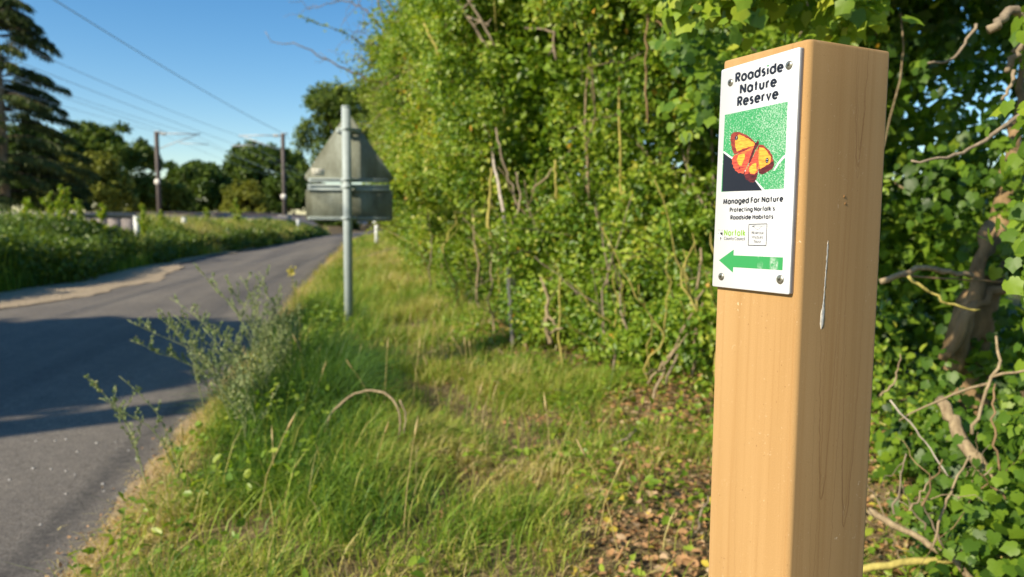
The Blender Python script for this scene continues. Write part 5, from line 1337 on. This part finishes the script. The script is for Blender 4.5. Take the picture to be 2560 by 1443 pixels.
# picture panel
m, n, b = nm('print_green_stipple', .4, .35)
oc = ocoord(n); v = noise(n, 800, 2, .6, oc); gz = noise(n, 26, 3, .5, oc); sep = n.nodes.new('ShaderNodeSeparateXYZ'); n.links.new(oc, sep.inputs[0])
edge = math_(n, 'MULTIPLY', math_(n, 'SUBTRACT', .090, sep.outputs[1]), 1.1)
th = math_(n, 'ADD', v, math_(n, 'ADD', math_(n, 'MULTIPLY', gz, .22), edge))
n.links.new(mix(n, ramp(n, [(.66, (0, 0, 0)), (.80, (.62, .62, .62))], th), (.035, .29, .10), (.55, .66, .58)), b.inputs['Base Color'])
flat('picture_panel', [[(-89.8, -50.9), (-15.6, -48.7), (-16.1, -120.8), (-91.4, -121.3)]], m, .12)
dark_corner = [[(-90.0,-85.5),(-82.6,-89.9),(-76.1,-93.4),(-68.1,-98.9),(-58.2,-107.3),(-48.6,-113.6),(-40.4,-121.6),(-90.3,-121.0)]]
pale_band = [[(-90.1,-83.5),(-76.9,-91.1),(-48.0,-112.6),(-36.8,-121.7),(-40.6,-121.9),(-49.9,-113.0),(-76.8,-93.1),(-90.0,-85.9)]]
pale_stem = [[(-11.1,-90.6),(-18.1,-93.3),(-23.9,-98.3),(-28.8,-105.2),(-26.9,-105.1),(-22.4,-99.8),(-16.8,-95.0),(-11.3,-92.2)]]
pale_leaf = [[(-11.3,-91.8),(-15.1,-94.7),(-13.8,-98.0),(-16.5,-100.6),(-12.6,-103.6),(-11.7,-105.9),(-16.6,-104.7),(-15.4,-109.0),(-11.5,-111.5),(-11.3,-113.8),(-15.9,-112.6),(-15.6,-115.0),(-15.7,-121.5),(-9.5,-121.7)]]
wing_margin = [[(-81.3,-72.9),(-80.7,-69.5),(-77.3,-67.8),(-70.3,-68.3),(-62.6,-71.3),(-55.7,-75.3),(-50.2,-79.7),(-48.5,-82.7),(-52.6,-84.3),(-59.2,-85.2),(-66.0,-86.2),(-71.5,-87.2),(-75.6,-87.9),(-77.1,-86.3),(-77.9,-84.7),(-79.4,-83.1),(-79.2,-81.1),(-80.6,-79.0),(-80.4,-77.0),(-81.5,-74.9)],[(-46.2,-81.7),(-41.0,-82.4),(-35.1,-86.7),(-30.4,-91.7),(-28.0,-98.5),(-29.3,-103.1),(-34.8,-105.6),(-41.1,-107.7),(-45.0,-106.5),(-46.6,-99.2),(-47.7,-91.4),(-48.2,-85.6)]]
wing_orange = [[(-74.6,-72.6),(-70.9,-70.5),(-63.9,-73.1),(-57.0,-76.7),(-51.5,-80.0),(-50.8,-82.0),(-55.4,-82.6),(-63.4,-83.4),(-69.5,-84.9),(-72.9,-85.6),(-74.8,-81.5),(-75.4,-76.5)],[(-45.4,-83.9),(-40.9,-84.8),(-35.6,-89.0),(-31.6,-93.5),(-32.4,-98.2),(-38.2,-100.9),(-43.9,-103.0),(-45.7,-97.3),(-46.4,-90.6)]]
wing_red = [[(-52.7,-82.4),(-64.6,-85.8),(-75.6,-88.4),(-79.0,-92.2),(-78.1,-94.2),(-78.6,-96.2),(-76.6,-97.8),(-76.8,-99.5),(-74.7,-101.0),(-74.2,-102.7),(-71.8,-103.4),(-69.9,-105.2),(-67.2,-104.9),(-63.7,-106.2),(-60.5,-101.3),(-56.8,-94.7),(-53.8,-88.1)],[(-49.3,-84.6),(-52.3,-91.1),(-57.3,-97.6),(-61.7,-104.2),(-62.5,-107.1),(-61.1,-109.1),(-60.0,-111.6),(-57.3,-112.0),(-55.9,-113.8),(-53.2,-113.6),(-51.2,-114.2),(-49.3,-113.1),(-46.3,-106.9),(-46.4,-99.2),(-47.7,-91.4)]]
wing_patch = [[(-63.2,-87.8),(-70.7,-88.8),(-72.6,-92.6),(-70.3,-97.7),(-66.1,-98.5),(-64.2,-94.2),(-62.4,-90.4)],[(-54.6,-99.2),(-48.7,-97.1),(-47.5,-104.0),(-50.2,-106.7),(-55.6,-105.9),(-57.1,-102.4)]]
wing_flush = [[(-47.4,-84.7),(-45.2,-89.7),(-45.2,-97.4),(-43.9,-102.2),(-45.7,-102.7),(-46.9,-94.4)],[(-59.3,-84.7),(-49.5,-81.7),(-51.3,-84.4),(-63.2,-88.3),(-68.7,-86.9)]]
wing_dark = [[(-45.1,-103.3),(-38.2,-101.0),(-32.0,-98.6),(-28.6,-96.5),(-27.9,-100.3),(-29.8,-103.7),(-32.3,-103.8),(-33.5,-105.5),(-36.0,-105.5),(-37.5,-106.9),(-41.1,-107.5),(-44.7,-106.5)],[(-62.3,-106.6),(-56.9,-106.1),(-50.2,-107.4),(-46.1,-105.2),(-47.4,-110.7),(-49.3,-113.1),(-51.2,-114.1),(-53.2,-113.4),(-55.9,-113.8),(-57.3,-112.0),(-60.0,-111.6)]]
body = [[(-46.7,-76.6),(-48.2,-78.4),(-50.8,-80.4),(-53.2,-85.2),(-56.2,-91.8),(-57.9,-96.7),(-56.0,-97.1),(-53.3,-92.0),(-50.6,-85.9),(-47.4,-82.8),(-46.0,-80.0),(-46.9,-78.5)]]
def rough_edge(p_, amp):
    """add small notches along an outline"""
    p_ = np.array(p_, float); out = []
    for i in range(len(p_)):
        a, b_ = p_[i], p_[(i + 1) % len(p_)]; k = max(1, int(np.linalg.norm(b_ - a) / 2.0))
        for j in range(k):
            q_ = a + (b_ - a) * j / k
            out.append(q_ + (rng.normal(0, amp, 2) if j else 0))
    return out
flat('pale_band', pale_band, M_pwhite, .20); flat('dark_corner', dark_corner, M_print, .27)
flat('pale_stem', pale_stem + pale_leaf, M_pwhite, .20)
def wing_mat(name, c0, c1, ang):
    """streaks along the wing veins"""
    m, n, b = nm(name, .4, .35)
    mp = n.nodes.new('ShaderNodeMapping'); tc = n.nodes.new('ShaderNodeTexCoord'); mp.inputs['Rotation'].default_value = (ang, 0, 0)
    mp.inputs['Scale'].default_value = (1, 130, 700); n.links.new(tc.outputs['Object'], mp.inputs['Vector'])
    n.links.new(ramp(n, [(.32, c0), (.62, c1)], noise(n, 1, 3, .6, mp.outputs[0])), b.inputs['Base Color'])
    return m
M_wm = wing_mat('print_wing_brown', (.10, .012, .018), (.32, .055, .035), .5)
M_wo = wing_mat('print_wing_orange', (.72, .20, .03), (.88, .44, .055), .4)
M_wr = wing_mat('print_wing_red', (.30, .03, .035), (.66, .11, .055), .9)
M_wf = wing_mat('print_wing_flush', (.52, .07, .04), (.80, .22, .05), 1.0)
M_wd = wing_mat('print_wing_dark', (.03, .008, .014), (.14, .022, .025), 1.2)
w_ = flat('butterfly_wing', [rough_edge(p_, .25) for p_ in wing_red], M_wr, .36)
flat('butterfly_forewing', [rough_edge(p_, .18) for p_ in wing_margin], M_wm, .42)
flat('forewing_patch', [rough_edge(p_, .25) for p_ in wing_orange], M_wo, .48)
flat('hindwing_patch', [rough_edge(p_, .3) for p_ in wing_patch], M_wo, .48)
flat('wing_flush', [rough_edge(p_, .3) for p_ in wing_flush], M_wf, .54)
flat('wing_border', [rough_edge(p_, .3) for p_ in wing_dark], M_wd, .54)
flat('butterfly_body', body, M_wd, .60)
def ell(u, v, a, b_, n_=14): return [(u + a * math.cos(t), v + b_ * math.sin(t)) for t in np.linspace(0, 2 * PI, n_, endpoint=False)]
flat('eye_spot', [ell(-73.7, -73.3, 2.0, 2.2), ell(-36.0, -96.0, 1.9, 2.3)], M_print, .66)
flat('eye_dot', [ell(-73.5, -72.6, .45, .5), ell(-73.9, -74.2, .4, .4), ell(-36.0, -95.2, .45, .5), ell(-36.0, -97.0, .4, .4)], M_pwhite, .72)  # white dots printed inside the eye spots
flat('hindwing_spot', [ell(-68.5, -100.6, .7, .8), ell(-56.5, -105.5, .7, .8), ell(-70, -97.6, .5, .5)], M_wd, .66)

# screws
M_screw = plain('screw_steel', (.40, .38, .30), .32, .5, .85, .35, 300)
M_recess_shade = plain('screw_recess_shade', (.05, .045, .03), .6, .3, .4)  # flat dark cross paints the shade inside the screw recess
for u, v, r_, ang in ((-83.7, -22.6, 3.3, .5), (-15.7, -19.2, 3.7, .3), (-87.6, -200.3, 3.6, .1), (-16.3, -197.8, 4.0, .25)):
    mb = MB(); c0 = pl(u, v)
    th = np.arange(20) * 2 * PI / 20; rings = []
    for rr, hh in ((1, .02), (1, .35), (.93, .8), (.7, 1.15), (.35, 1.3)):
        rings.append(np.stack([np.full(20, c0[0] - hh * .001), c0[1] + rr * r_ * .001 * np.cos(th), c0[2] + rr * r_ * .001 * np.sin(th)], 1))
    V = np.concatenate(rings + [[[c0[0] - .00132, c0[1], c0[2]]]]); k = np.arange(20); k2 = (k + 1) % 20
    me = mesh('screw', V, [np.concatenate([np.stack([i * 20 + k, i * 20 + k2, (i + 1) * 20 + k2, (i + 1) * 20 + k], 1) for i in range(4)]), np.stack([80 + k, 80 + k2, np.full(20, 100)], 1)], smooth=True)
    s_ = obj('screw', me, M_screw, plate)
    mb = MB()
    for j, (l_, w0) in enumerate(((1.7, .30), (1.7, .30), (1.0, .14), (1.0, .14))):
        a = ang + (0, PI / 2, PI / 4, 3 * PI / 4)[j]; d2 = np.array([0, math.cos(a), math.sin(a)]); n2 = np.array([0, -math.sin(a), math.cos(a)])
        q = [c0 + np.array([-.00142 - .00002 * j, 0, 0]) + .001 * (d2 * l_ * sa + n2 * w0 * sb) for sa, sb in ((-1, -1), (1, -1), (1, 1), (-1, 1))]
        mb.add(np.array(q), [np.array([3, 2, 1, 0])])
    s_2 = obj('cross_recess_shade', mb.mesh('cross_recess_shade'), M_recess_shade, post)
    s_2.parent = plate
